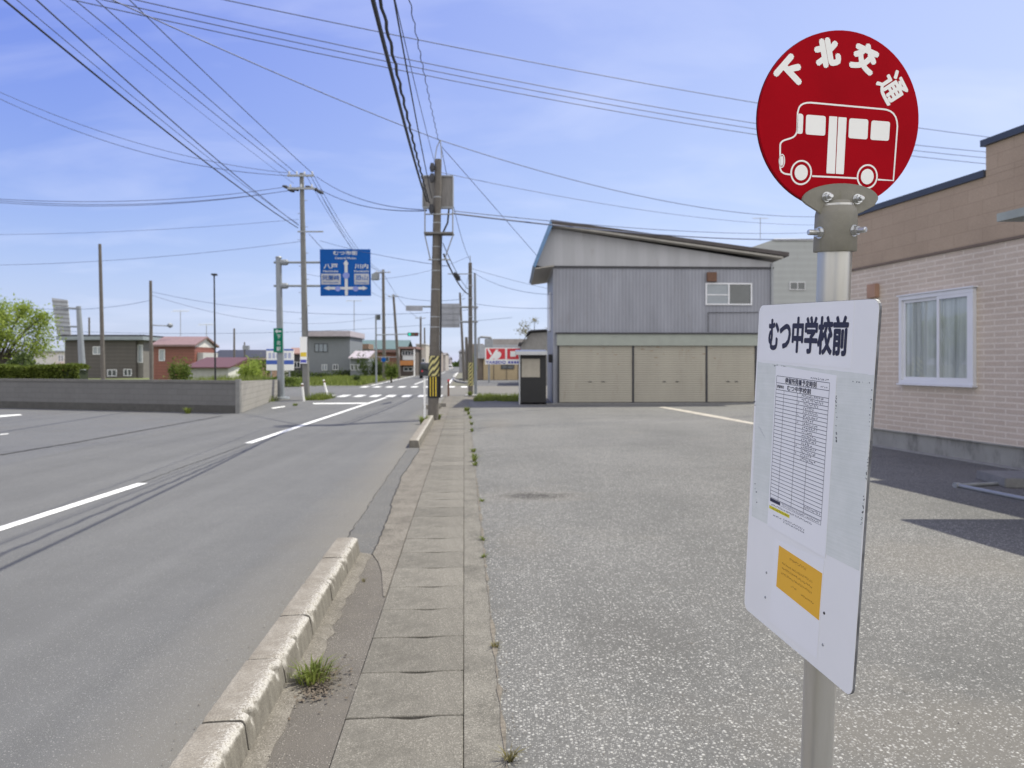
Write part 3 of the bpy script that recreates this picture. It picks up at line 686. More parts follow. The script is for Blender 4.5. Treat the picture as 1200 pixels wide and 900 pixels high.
# cast bracket: rounded flange in front of the disc, sleeve over the pole
b = MB()
fl = []
for i in range(25):
    t = math.pi * (1 + 0.02) * i / 24
    fl.append((353 + 147 * math.cos(t), 655 - 58 * math.sin(t)))
fl += [(222, 672), (262, 696), (283, 712), (412, 712), (440, 702), (485, 680)]
fl = [(x, y) for x, y in fl]
b.prism([Z1(x, y, 0.0042) for x, y in fl], nn * 0.006)
flange = b.build('flange', M_cast, bs, False, 0.0015)
sl0 = C - ax * ((845 - 369.5) * q); sl1 = C - ax * ((690 - 369.5) * q)
b = MB(); b.path([sl0, sl0 + ax * 0.002, sl1 - ax * 0.012, sl1, sl1 + ax * 0.02], [PR + 0.0085, PR + 0.010, PR + 0.0085, PR + 0.006, PR * 0.72], 40)
sleeve = b.build('sleeve', M_cast, bs, True)
def bolt(O, d, par, r=0.0082, L=0.022):
    d = d.normalized(); b = MB(); b.path([O, O + d * 0.0018], [r * 1.45, r * 1.45], 16); b.path([O + d * 0.0018, O + d * 0.011], [r * 1.15, r * 1.15], 6)
    b.path([O + d * 0.011, O + d * (L - 0.002), O + d * L], [r * 0.7, r * 0.7, r * 0.5], 12); b.build('bolt', M_steelbolt, par)
bolt(Z1(297, 646, 0.0102), nn, flange); bolt(Z1(416, 655, 0.0102), nn, flange)
sm_ = C - ax * ((776 - 369.5) * q)
dl = (-rr * 0.98 + nn * 0.2).normalized(); bolt(sm_ + dl * (PR + 0.008), dl, sleeve, 0.0095, 0.034)
dr = (rr * 0.42 + nn * 0.9).normalized(); bolt(sm_ + ax * 0.002 + dr * (PR + 0.008), dr, sleeve, 0.0095, 0.03)

# timetable board: pose worked out from its four corners
sc = 0.86 / 0.85
BT = Vector((0.6634571 * sc, 1.94461564 * sc, H + 0.15785703 * sc))
BA = Vector((0.0707413, -0.49666055, -0.02668934)) * sc
BB = Vector((-0.00872438, 0.1014241, -0.84388212)) * sc
BN = BA.cross(-BB).normalized()
if BN.x > 0: BN = -BN
def B(u, v, h=0.0): return BT + BA * u + BB * v + BN * h
Minv = Matrix((BA, BB, BN)).transposed().inverted()
CAM = Vector((0, 0, H))
def buv(px, py):
    d = Vector(((px - PX0) / F, 1, (PY0 - py) / F)); t = (BT - CAM).dot(BN) / d.dot(BN); w = Minv @ (CAM + d * t - BT); return w.x, w.y
bw, bh = BA.length, BB.length
def rrect(u0, v0, u1, v1, r, n=5):
    ru, rv = r / bw, r / bh; pts = []
    for (cu, cv, a0) in ((u1 - ru, v0 + rv, -90), (u1 - ru, v1 - rv, 0), (u0 + ru, v1 - rv, 90), (u0 + ru, v0 + rv, 180)):
        for i in range(n + 1):
            a = R(a0 + 90 * i / n); pts.append((cu + ru * math.cos(a), cv + rv * math.sin(a)))
    return pts
b = MB(); b.prism([B(u, v, -0.004) for u, v in rrect(0, 0, 1, 1, 0.022)], BN * 0.004); board = b.build('board', M_white, bs)
b = MB()                                               # bare dark aluminium edge of the plate, knocked and scratched
outer = rrect(0, 0, 1, 1, 0.022)
n = len(outer)
for i in range(n):
    (u0, v0), (u1, v1) = outer[i], outer[(i + 1) % n]
    def o_(u, v, e): return (0.5 + (u - 0.5) * (1 + e), 0.5 + (v - 0.5) * (1 + e * bw / bh))
    p0, p1 = o_(u0, v0, 0.002), o_(u1, v1, 0.002)
    b.face([B(*p0, -0.0005), B(*p1, -0.0005), B(*p1, -0.0062), B(*p0, -0.0062)])
b.face([B(*o_(u, v, 0.002), -0.0062) for u, v in outer]); b.build('plate_edge', mat('dull plate edge', (0.16, 0.165, 0.18), 0.6, 0.4, var=0.5, scale=25), board)
def sheet(pxs, h, name, m, par=board, thick=0.0003):
    b = MB(); b.prism([B(*buv(x, y), h) for x, y in pxs], BN * thick); return b.build(name, m, par)
sheet([(895, 371), (1001.5, 352.5), (997.5, 432), (889, 421.5)], 0.0001, 'name_label', M_paper)
# old film: a rough-edged sheet
fp = []
def rough_edge(p, q, n, a):
    for i in range(n):
        t = i / n; fp.append((p[0] + (q[0] - p[0]) * t + random.uniform(-a, a) * 0.6, p[1] + (q[1] - p[1]) * t + random.uniform(-a, a)))
rough_edge((888, 424), (1025, 439.5), 24, 0.5); rough_edge((1025, 439.5), (1007, 669), 16, 0.35); rough_edge((1007, 669), (881, 605), 4, 0.1); rough_edge((881, 605), (888, 424), 14, 0.4)
b = MB(); b.prism([B(*buv(x, y), 0.0002) for x, y in fp], BN * 0.0003); b.build('old_film', M_film, board)
b = MB()                                               # peeled dark scraps along the film's edges
for (x0, y0, x1, y1, n_) in ((905, 427.5, 925, 430, 16), (980, 458, 981, 530, 26), (1021, 515, 1015, 562, 34), (1013, 580, 1010, 615, 26), (1022, 455, 1019, 500, 10), (1000, 447, 1022, 449, 8), (885, 560, 887, 590, 6), (884, 470, 886, 480, 5)):
    for i in range(n_):
        t = random.random(); x = x0 + (x1 - x0) * t + random.uniform(-0.8, 0.8); y = y0 + (y1 - y0) * t + random.uniform(-0.6, 0.6); s = random.uniform(0.3, 1.4)
        b.face([B(*buv(x - s * 0.5, y - s * 0.4), 0.0008), B(*buv(x + s * 0.6, y - s * 0.2), 0.0008), B(*buv(x + s * 0.2, y + s), 0.0008), B(*buv(x - s * 0.6, y + s * 0.3), 0.0008)])
b.build('peeled_scrap', mat('scrap grey', (0.12, 0.125, 0.13), 0.8, var=0.4, scale=300), board)
sheet([(910, 428), (981, 440), (967.5, 653.8), (899.5, 615.5)], 0.0007, 'timetable_sheet', M_paper)
sheet([(908, 631.5), (966, 657), (957.5, 772), (902, 728)], 0.0003, 'backing_sheet', M_paper)
sheet([(913.3, 639), (964, 672), (960, 727), (910, 687)], 0.0007, 'orange_notice', M_orange)
# name lettering
Bu = BA.normalized(); Bd = BB.normalized()
def bfn(px, py, h):
    u, v = buv(px, py); O = B(u, v, h); return lambda x, y: O + Bu * x - Bd * y
def bspan(p0, p1):
    a, c = Vector(buv(*p0)), Vector(buv(*p1)); return abs(c.x - a.x) * bw, abs(c.y - a.y) * bh
ul, vt = buv(902, 371); ur, _ = buv(994.5, 393); _, vb = buv(902, 412)
Oc = B((ul + ur) / 2, (vt + vb) / 2, 0.0008)
b = MB(); text_into(b, 'むつ中学校前', lambda x, y: Oc + Bu * x - Bd * y, (ur - ul) * bw, (vb - vt) * bh * 0.98, 0.03)
b.build('stop_name', M_ink, board)
# timetable: rules and small print, laid out in sheet fractions
tu0, tv0 = buv(910.8, 441); tu1, tv1 = buv(973, 448); tv2 = buv(905, 584)[1]; tv2b = buv(963.7, 610)[1]
tv0 = (tv0 + tv1) / 2; tv1 = (tv2 + tv2b) / 2; TH = 0.0013
b = MB()
def T(a, c): return tu0 + (tu1 - tu0) * a, tv0 + (tv1 - tv0) * c
def hline(c, a0=0, a1=1, w=0.0006): 
    (u0, v0), (u1, _) = T(a0, c), T(a1, c); e = w / bh; b.face([B(u0, v0 - e, TH), B(u1, v0 - e, TH), B(u1, v0 + e, TH), B(u0, v0 + e, TH)])
def vline(a, c0, c1, w=0.0006):
    (u0, v0), (_, v1) = T(a, c0), T(a, c1); e = w / bw; b.face([B(u0 - e, v0, TH), B(u0 + e, v0, TH), B(u0 + e, v1, TH), B(u0 - e, v1, TH)])
hline(0); hline(0.055); hline(0.11)
for i in range(31): hline(0.11 + 0.89 * i / 30)
vline(0, 0, 1); vline(1, 0, 1); vline(0.17, 0.11, 1); vline(0.44, 0.11, 1); vline(0.68, 0.6, 1)
b.build('timetable_rules', M_ink, board)
def squiggle(b, a, c, w, h, h3=TH, rows=1, tf=T):
    """small print too small to read: short strokes"""
    n_ = max(2, int(w / 0.03)); cw = w / n_
    for i in range(n_):
        for s in range(3):
            x = a + cw * (i + random.uniform(0.1, 0.5)); y = c - h / 2 + h * random.uniform(0, 0.7); vert = random.random() < 0.45
            ww, hx = (cw * 0.14, h * 0.6) if vert else (cw * 0.6, h * 0.16)
            p = [tf(x, y), tf(x + ww, y), tf(x + ww, min(y + hx, c + h / 2)), tf(x, min(y + hx, c + h / 2))]
            b.face([B(*e, h3) for e in p])
b = MB()
O1 = B(*T(0.48, 0.028), TH); text_into(b, '停留所発着予定時刻', lambda x, y: O1 + Bu * x - Bd * y, (tu1 - tu0) * bw * 0.60, None, 0.02)
O2 = B(*T(0.46, 0.083), TH); text_into(b, 'むつ中学校前', lambda x, y: O2 + Bu * x - Bd * y, (tu1 - tu0) * bw * 0.46, (tv1 - tv0) * bh * 0.043, 0.02)
O3 = B(*T(0.09, 0.083), TH); text_into(b, '停留所名', lambda x, y: O3 + Bu * x - Bd * y, (tu1 - tu0) * bw * 0.14, None, 0.01)
squiggle(b, 0.66, -0.018, 0.32, 0.016); squiggle(b, 0.84, 0.035, 0.14, 0.012)
for i in range(17):
    c = 0.11 + 0.89 * (i + 0.5) / 30; a = 0.52 + (0.04 if i > 1 else 0)
    squiggle(b, a, c, 0.40 if i < 2 else (0.28 if i % 3 else 0.2), 0.021)
for i in (2, 5, 7, 13, 15): 
    c = 0.11 + 0.89 * (i + 0.5) / 30; squiggle(b, 0.455, c, 0.03, 0.02)
squiggle(b, 0.68, 0.955, 0.30, 0.018)
u0, v0 = T(0, 1.006); u1, v1 = T(0.22, 1.033)
b.face([B(u0, v0, TH), B(u1, v0, TH), B(u1, v1, TH), B(u0, v1, TH)])
for w_, (a0, c0, a1, c1) in enumerate(((0.23, 1.006, 1, 1.008), (0.23, 1.031, 1, 1.033), (0.995, 1.006, 1.0, 1.033))):
    b.face([B(*T(a0, c0), TH), B(*T(a1, c0), TH), B(*T(a1, c1), TH), B(*T(a0, c1), TH)])
squiggle(b, 0.26, 1.02, 0.70, 0.015); squiggle(b, 0.03, 1.055, 0.82, 0.017); squiggle(b, 0.05, 1.083, 0.36, 0.016, TH + 0.0004)
squiggle(b, 0.08, 1.135, 0.18, 0.016); squiggle(b, 0.30, 1.128, 0.42, 0.016); squiggle(b, 0.30, 1.148, 0.42, 0.016)
b.build('timetable_lettering', M_ink, board)
b = MB(); b.face([B(*T(-0.01, 1.070), TH), B(*T(0.42, 1.070), TH), B(*T(0.42, 1.096), TH), B(*T(-0.01, 1.096), TH)]); b.build('yellow_highlight', M_hiyellow, board)
nu0, nv0 = buv(913.3, 639); nu1, _ = buv(964, 672); nv1 = buv(910, 687)[1]
def TN(a, c): return nu0 + (nu1 - nu0) * a, nv0 + (nv1 - nv0) * c
b = MB()
squiggle(b, 0.27, 0.17, 0.40, 0.07, TH, 1, TN)
for r_ in range(3): squiggle(b, 0.10, 0.36 + 0.12 * r_, 0.72, 0.06, TH, 1, TN)
squiggle(b, 0.34, 0.76, 0.14, 0.05, TH, 1, TN); squiggle(b, 0.58, 0.80, 0.28, 0.055, TH, 1, TN)
b.build('notice_lettering', M_ocre, board)
for px, py in ((966, 718.5), (964.4, 755.7), (898.4, 671), (897, 700)):
    u_, v_ = buv(px, py); O = B(u_, v_, 0.0); b = MB(); b.path([O, O + BN * 0.0016], [0.0035, 0.0028], 14)
    b.build('rivet', M_galv if px < 965 else M_dark, board)
# two clamp bands hold the board to the pole
for v_ in (0.10, 0.88):
    pc = B(0.66, v_, -0.006); d_ = (pc.z - base.z) / ax.z; pa = base + ax * d_
    b = MB(); b.path([pa - ax * 0.012, pa + ax * 0.012], [PR + 0.003, PR + 0.003], 28); b.build('clamp_band', M_alum, bs, True)
    mid = Vector((pc.x, pc.y, pa.z)); b = MB(); b.path([pa, mid], [0.008, 0.008], 8); b.build('clamp_bolt', M_galv, bs)

# ------------------------------------------------------------------ RIGHT HOUSE (pink brick siding)
def WX(D): return 8.01 - 0.188 * (D - 11.35)            # face of the wall on the lot side
hs = thing('house', 'long pink brick-clad house with tan parapet and a sliding window, on the right', 'house', (WX(10), 10, 0))
D0, D1, DS = 2.0, 15.55, 12.03
def wallseg(mb, d0, d1, z0, z1, proud=0.0, depth=9.0):
    a, c = Vector((WX(d0) - proud, d0, z0)), Vector((WX(d1) - proud, d1, z0))
    mb.prism([a, c, c + Vector((depth, depth * 0.188, 0)), a + Vector((depth, depth * 0.188, 0))], (0, 0, z1 - z0))
b = MB(); wallseg(b, D0, D1, 0.35, 3.65); b.build('wall', M_brick, hs)
b = MB(); wallseg(b, D0 + .02, D1 - .02, 0.0, 0.35, -0.035); b.build('foundation', M_found, hs)
b = MB(); wallseg(b, D0, D1 + .01, 3.70, 4.78, 0.02); wallseg(b, D0, DS, 4.782, 5.29, 0.022); b.build('upper_cladding', M_tan, hs)
b = MB(); wallseg(b, D0, D1 + .01, 3.652, 3.698, 0.03); b.build('belt_trim', mat('brown belt trim', (0.15, 0.11, 0.08), 0.6), hs)
b = MB(); wallseg(b, DS + 0.004, D1 + 0.05, 4.783, 4.90, 0.06, 9.2); wallseg(b, D0, DS + 0.06, 5.293, 5.40, 0.07, 9.2); b.build('parapet_cap', M_cap, hs)
b = MB(); wallseg(b, D0, D1 + .02, 0.0, 0.035, 0.03, 0.1); b.build('apron_edge', M_palec, hs)
b = MB(); wallseg(b, D0, D1 + .01, 0.352, 0.375, 0.012, 0.02); b.build('drip_trim', M_found, hs)
# sliding window
wd0, wd1, wz0, wz1 = 12.24, 13.98, 1.31, 2.97
def on_wall(D, z, out_): 
    n_ = Vector((-1, -0.188, 0)).normalized(); return Vector((WX(D), D, z)) + n_ * out_
def wall_rect(mb, d0, d1, z0, z1, o0, o1):
    a = on_wall(d0, z0, o0); mb.frame_box(a, on_wall(d1, z0, o0) - a, Vector((0, 0, z1 - z0)), on_wall(d0, z0, o1) - a)
win = MB()
for (d0, d1, z0, z1) in ((wd0, wd1, wz0, wz0 + .07), (wd0, wd1, wz1 - .08, wz1), (wd0, wd0 + .075, wz0 + .07, wz1 - .08), (wd1 - .075, wd1, wz0 + .07, wz1 - .08)):
    wall_rect(win, d0, d1, z0, z1, 0.0, 0.075)
winf = win.build('window', M_frame, hs, False, 0.004)
b = MB(); wall_rect(b, wd0 - .03, wd1 + .03, wz1 + .001, wz1 + .025, 0, 0.10); b.build('head_flashing', M_frame, winf); b = MB(); wall_rect(b, wd0 - .02, wd1 + .02, wz0 - .03, wz0 - .001, 0, 0.11); b.build('sill', M_frame, winf)
mid = 12.98
def sash(d0, d1, o, nm):
    b = MB(); t = 0.055
    for (x0, x1, z0, z1) in ((d0, d1, wz0 + .07, wz0 + .07 + t), (d0, d1, wz1 - .08 - t, wz1 - .08), (d0, d0 + t, wz0 + .07 + t, wz1 - .08 - t), (d1 - t, d1, wz0 + .07 + t, wz1 - .08 - t)):
        wall_rect(b, x0, x1, z0, z1, o, o + 0.028)
    b.build('sash', M_frame, winf)
sash(wd0 + .076, mid + .06, 0.040, 'a'); sash(mid - .02, wd1 - .076, 0.008, 'b')
m_, n_, b_ = principled('curtained pane')
def lace():
    m, n, bb = principled('lace curtain'); t = node(n, 'ShaderNodeTexCoord')
    c = ramp(n, noise(n, coords(n, 'Object', (3, 10, 0.25)), 1.4, 4, 0.6), [(0.25, (0.34, 0.345, 0.34)), (0.5, (0.66, 0.67, 0.68)), (0.75, (0.86, 0.86, 0.86))])
    n.links.new(c, bb.inputs['Base Color']); bb.inputs['Roughness'].default_value = 0.9; return m
M_lace = lace()
def clear_glass():
    m, n, bb = principled('clear window glass')
    gl = node(n, 'ShaderNodeBsdfGlossy'); gl.inputs['Roughness'].default_value = 0.02; tr = node(n, 'ShaderNodeBsdfTransparent'); tr.inputs[0].default_value = (0.90, 0.92, 0.91, 1)
    lw = node(n, 'ShaderNodeLayerWeight'); lw.inputs[0].default_value = 0.5; pw = node(n, 'ShaderNodeMath', operation='POWER'); pw.inputs[1].default_value = 2.6; n.links.new(lw.outputs['Facing'], pw.inputs[0]); fr = node(n, 'ShaderNodeMath', operation='MULTIPLY_ADD'); fr.inputs[1].default_value = 0.75; fr.inputs[2].default_value = 0.04; n.links.new(pw.outputs[0], fr.inputs[0]); mx = node(n, 'ShaderNodeMixShader')
    n.links.new(fr.outputs[0], mx.inputs[0]); n.links.new(tr.outputs[0], mx.inputs[1]); n.links.new(gl.outputs[0], mx.inputs[2]); n.links.new(mx.outputs[0], n.nodes['Material Output'].inputs[0]); return m
M_clear = clear_glass()
b = MB(); wall_rect(b, wd0 + .13, mid + .006, wz0 + .125, wz1 - .135, 0.050, 0.054); b.build('pane', M_clear, winf)
b = MB(); wall_rect(b, mid + .06, wd1 - .131, wz0 + .125, wz1 - .135, 0.018, 0.022); b.build('pane', M_clear, winf)
b = MB(); rows = []
for i in range(91):
    D = wd0 + .077 + (wd1 - wd0 - .154) * i / 90; o_ = 0.0045 + 0.0015 * math.sin(i * 0.9) + 0.001 * math.sin(i * 2.3)
    rows.append((on_wall(D, wz0 + .075, o_), on_wall(D, wz1 - .085, o_)))
for p, q_ in zip(rows, rows[1:]): b.face([p[0], q_[0], q_[1], p[1]])
b.build('curtain', M_lace, winf)
dv = (14.60, 14.86)
b = MB(); wall_rect(b, dv[0], dv[1], 3.02, 3.30, 0.0, 0.10); b.build('wall_vent', mat('brown vent hood', (0.36, 0.22, 0.15), 0.6), hs, False, 0.01)
# porch canopy that juts out over the lot, nearer than the window
tip = P(1168, 260, 8.9)
b = MB(); a = tip; e = Vector((WX(8.9), 8.9, tip.z)); g = Vector((WX(3.0), 3.0, tip.z)); h_ = Vector((tip.x + 0.188 * 5.9, 3.0, tip.z))
b.prism([a, e, g, h_], (0, 0, 0.10)); b.build('canopy', mat('grey green canopy', (0.30, 0.33, 0.31), 0.6), hs)
# loose pipe frame and concrete step on the asphalt
p0 = G(1123, 569, 0.03); p1 = G(1210, 586.5, 0.03); p2 = G(1180, 566, 0.03)
pf = thing('pipe_frame', 'bent galvanised pipe frame lying on the shaded asphalt by the brick house', 'pipe frame', (p0.x, p0.y, 0))
b = MB(); d_ = (p1 - p0).normalized(); b.path([p0 + (p2 - p0) * 0.02, p0 + d_ * 0.03, p1 + d_ * 1.2], 0.028, 10); b.build('rail', M_galv, pf, True)
b = MB(); b.path([p0 + (p2 - p0).normalized() * 0.02, p2 + (p2 - p0) * 0.6], 0.026, 10); b.build('rail', M_galv, pf, True)
b = MB(); b.path([p0 - Vector((0.05, 0, 0)), p0 + Vector((0.03, 0.02, 0))], 0.04, 10); b.build('elbow', M_galv, pf, True)
st = G(1178, 572); b = MB(); b.prism([st, st + Vector((1.1, -0.12, 0)), st + Vector((1.2, 0.65, 0)), st + Vector((0.1, 0.77, 0))], (0, 0, 0.13))
single(b, 'concrete_step', M_conc, st, 'low weathered concrete step block inside the pipe frame by the house', 'step', None, False, 0.012)

# ------------------------------------------------------------------ GREY SHUTTER BUILDING
BX0, BX1, BY = 1.74, 11.25, 30.8
rot = 0.045
def SB(x, z, off=0.0, y=None): return Vector((BX0 + (x - BX0), BY + (x - BX0) * rot - off, z))
gb = thing('garage_building', 'grey two-storey metal-clad garage with three cream roller shutters', 'building', (BX0, BY, 0))
def sbox(x0, x1, z0, z1, o0, o1, mb=None):
    mb = mb or MB(); a = SB(x0, z0, o0); mb.frame_box(a, SB(x1, z0, o0) - a, Vector((0, 0, z1 - z0)), Vector((0, -(o1 - o0), 0))); return mb
def sx(px): return (px - PX0) / F * (BY + ((px - PX0) / F * BY - BX0) * rot)
def sz(py, px=700): D = BY + (sx(px) - BX0) * rot; return H + (PY0 - py) / F * D
zb = sz(313); zr0, zr1 = 7.62, 6.25
b = MB(); b.prism([SB(BX0, 0), SB(BX1, 0), SB(BX1, zb), SB(BX0, zb)], (0, 5.0, 0)); b.build('wall', M_corr, gb)
b = MB(); b.prism([SB(BX0, zb + .04, .02), SB(BX1, zb + .04, .02), SB(BX1, 6.05, .02), SB(BX0, 7.45, .02)], (0, 5.0, 0)); b.build('gable_wall', M_panelg, gb)
b = MB(); b.prism([SB(BX0 - .001, 5.75, .02), SB(1.02, 5.86, .02), SB(1.66, 7.40, .02), SB(BX0 - .001, 7.44, .02)], (0, 4.9, 0)); b.build('gable_return', M_panelg, gb)
sbox(BX0 - .03, BX1, zb - .04, zb + .04, 0, 0.06).build('band_trim', M_dark, gb)
# lopsided roof: long slope to the right, short steep slope on the left
yo = 0.5
rx = [(0.86, 5.78), (1.62, 7.72), (11.75, 6.42)]
top = [SB(x, z, yo) for x, z in rx]; 
b = MB(); t_ = 0.16
b.prism([top[1], top[2], top[2] - Vector((0, 0, t_)), top[1] - Vector((-0.05, 0, t_))], (0, 6.4, 0)); b.build('roof', M_brownroof, gb)
b = MB(); b.prism([top[0], top[1] + Vector((0, 0, 0.02)), top[1] + Vector((0.07, 0, -0.26)), top[0] + Vector((0.12, 0, -0.06))], (0, 6.4, 0)); b.build('steep_roof', M_blueroof, gb)
b = MB(); q0 = top[1] - Vector((-0.08, -0.012, t_ + .015)); q1 = top[2] - Vector((0.25, -0.012, t_ + .015))
b.prism([q0, q1, q1 - Vector((0, 0, .08)), q0 - Vector((0, 0, .08))], (0, 0.47, 0)); b.build('soffit', M_beige, gb)
b = MB(); e0 = top[0] + Vector((0.10, .02, -0.075)); b.prism([e0, Vector((BX0 + .02, e0.y, e0.z + .12)), Vector((BX0 + .02, e0.y, e0.z + .06)), e0 - Vector((0, 0, .05))], (0, 6.2, 0)); b.build('eave_soffit', M_beige, gb)
# shutters, header, jambs
sh = [(655.5, 740.5), (743.0, 826.5), (829.0, 884.0)]
z_h1, z_h0 = sz(391.5), sz(405)
sbox(sx(652.5), sx(887), z_h0, z_h1, 0.0, 0.14).build('shutter_header', M_sagegreen, gb)
sbox(sx(651), sx(888), z_h1 + .003, z_h1 + .06, 0.0, 0.20).build('header_flashing', M_dark, gb)
for i, (a, c) in enumerate(sh):
    s_ = sbox(sx(a), sx(c), 0.06, z_h0 - .004, 0.0, 0.035).build('roller_shutter', M_shut, gb)
    for t in (0.40, 0.58):
        xx = sx(a) + (sx(c) - sx(a)) * t; sbox(xx, xx + .13, 0.92, 0.95, 0.036, 0.06).build('handle', M_dark, s_)
    sbox(sx(a), sx(c), 0.03, 0.058, 0.0, 0.05).build('bottom_rail', M_dark, s_)
for i, c in enumerate([c for c in gb.children if c.name.startswith('roller_shutter')]):
    rr0 = random.Random(300 + i); b = MB()
    for _ in range(16 if i == 1 else 7):
        x_ = sx(sh[i][0]) + (sx(sh[i][1]) - sx(sh[i][0])) * rr0.random(); z_ = z_h0 - rr0.random() ** 2 * (.5 if rr0.random() < .7 else 1.9) - .04; w_ = rr0.uniform(.02, .16); hh_ = rr0.uniform(.012, .03)
        sbox(x_, x_ + w_, z_ - hh_, z_, 0.0352, 0.0362, b)
    b.build('rust_stain', mat('pale rust', (0.27, 0.20, 0.13), 0.85, var=0.25, scale=12), c)['kind'] = 'stuff'
for a in (654.2, 741.8, 827.8, 885.3): sbox(sx(a) - .04, sx(a) + .04, 0.03, z_h0 - .004, 0.0, 0.055).build('shutter_post', M_dark, gb)
sbox(sx(640), sx(920), -0.02, 0.028, 0.0, 0.62).build('threshold', M_conc, gb)
# window and its vent
def win_sb(x0, x1, z0, z1, par, halves=2, mats=(M_glass2, M_glass)):
    t = 0.06; b = MB()
    for (a0, a1, c0, c1) in ((x0, x1, z0, z0 + t), (x0, x1, z1 - t, z1), (x0, x0 + t, z0 + t, z1 - t), (x1 - t, x1, z0 + t, z1 - t), ((x0 + x1) / 2 - t / 2, (x0 + x1) / 2 + t / 2, z0 + t, z1 - t)):
        sbox(a0, a1, c0, c1, 0, 0.06, b)
    w = b.build('window', M_frame, par); m = (x0 + x1) / 2
    sbox(x0 + t, m - t / 2, z0 + t, z1 - t, 0.005, 0.02).build('pane', mats[0], w); sbox(m + t / 2, x1 - t, z0 + t, z1 - t, 0.005, 0.02).build('pane', mats[1], w)
    return w
w = win_sb(sx(826.5), sx(881), sz(357), sz(331), gb)
sbox(sx(826.5) + .06, (sx(826.5) + sx(881)) / 2 - .03, sz(345.5), sz(344.3), 0.021, 0.035).build('glazing_bar', M_frame, w)
sbox(sx(828), sx(839), sz(329.5), sz(318.5), 0, 0.14).build('vent', M_rust, gb)
b = MB(); b.path([SB(sx(829), sz(366), .05), SB(sx(888), sz(365.5), .05)], 0.014, 6); b.path([SB(sx(829.5), sz(366), .05), SB(sx(829.5), z_h1 + .1, .05)], 0.014, 6); b.build('conduit', M_dark, gb)
b = MB(); b.path([SB(BX0 + 9.42, 6.0, .07), SB(BX0 + 9.42, 0.03, .07)], 0.04, 8); b.build('downpipe', M_galv, gb)
b = MB(); b.box(BX0 - .06, BX0 - .001, 32.5, 34.5, 3.2, 4.9); b.build('side_window', M_frame, gb)
b = MB(); b.box(BX0 - .16, BX0 - .001, 31.2, 31.6, 1.75, 2.1); b.build('meter_box', M_dark, gb)

# black waiting booth beside the garage
bx0, bx1, by0, by1 = (608.5 - 600) / F * 30.2, (640 - 600) / F * 30.2, 30.2, 31.5
bt = thing('booth', 'small black waiting booth with frosted window and pale roof, beside the garage', 'booth', (bx0, by0, 0))
zt = H + (PY0 - 416) / F * 30.2
t = 0.05; wx0, wx1 = bx0 + .10, bx0 + .86; wz_0, wz_1 = H + (PY0 - 442) / F * 30.2, H + (PY0 - 420.5) / F * 30.2
b = MB(); b.box(bx0 + .045, bx1, by0, by0 + t, 0.08, wz_0); b.box(bx0 + .045, bx1, by0, by0 + t, wz_1, zt); b.box(bx0 + .045, wx0, by0, by0 + t, wz_0, wz_1); b.box(wx1, bx1, by0, by0 + t, wz_0, wz_1)
b.build('front_panel', M_black, bt)
b = MB(); b.box(bx1 - .05, bx1 + .002, by0 + t, by1, 0.0, zt); b.build('side_panel', M_black, bt)
b = MB(); b.box(bx0 + .045, bx1 - .05, by1 - .05, by1, 0.0, zt); b.build('back_panel', mat('tan panel', (0.36, 0.32, 0.25), 0.7), bt)
b = MB(); b.box(bx0 - .01, bx0 + .04, by0 - .01, by1, 0.0, zt); b.build('corner_post', M_alum, bt)
b = MB(); b.box(wx0, wx1, by0 + .01, by0 + .03, wz_0, wz_1); b.build('pane', M_lino, bt)
b = MB(); b.hexa([Vector(p) for p in ((bx0 - .16, by0 - .35, zt + .002), (bx1 + .03, by0 - .35, zt + .002), (bx0 - .16, by1 + .1, zt + .06), (bx1 + .03, by1 + .1, zt + .06), (bx0 - .16, by0 - .35, zt + .15), (bx1 + .03, by0 - .35, zt + .15), (bx0 - .16, by1 + .1, zt + .24), (bx1 + .03, by1 + .1, zt + .24))])
b.build('roof', M_alum, bt)

# pale building behind the garage, with aerial
Db = 46.0
pb = thing('pale_building', 'pale grey-green building with one small window rising behind the garage', 'building', (13.5, Db, 0))
def X(px, D): return (px - PX0) / F * D
def Zp(py, D): return H + (PY0 - py) / F * D
b = MB(); xl, xr = X(868, Db), X(1080, Db)
b.prism([(xl, Db, 0), (xr, Db, 0), (xr, Db, Zp(281, Db)), (X(906, Db), Db, Zp(281, Db)), (xl, Db, Zp(294, Db))], (0, 14, 0)); b.build('wall', M_paleg, pb)
b = MB(); b.path([(X(906, Db), Db - .05, Zp(281, Db)), (xr, Db - .05, Zp(281, Db))], 0.07, 6); b.build('roof_edge', M_greywhite, pb)
def win_flat(par, px0, px1, py0, py1, D, halves=2, fm=M_frame, gm=M_glass, t=None):
    x0, x1, z0, z1 = X(px0, D), X(px1, D), Zp(py1, D), Zp(py0, D); t = t or 0.05 * max(1, D / 60); b = MB()
    rects = [(x0, x1, z0, z0 + t), (x0, x1, z1 - t, z1), (x0, x0 + t, z0 + t, z1 - t), (x1 - t, x1, z0 + t, z1 - t)]
    for k in range(1, halves): xm = x0 + (x1 - x0) * k / halves; rects.append((xm - t / 2, xm + t / 2, z0 + t, z1 - t))
    for (a0, a1, c0, c1) in rects: b.box(a0, a1, D - .07, D - .002, c0, c1)
    w = b.build('window', fm, par)
    b = MB(); b.box(x0 + t * .5, x1 - t * .5, D - .03, D - .004, z0 + t * .5, z1 - t * .5); b.build('pane', gm, w); return w
win_flat(pb, 925, 943.5, 330.5, 340, Db, 2, M_greywhite, M_glass)
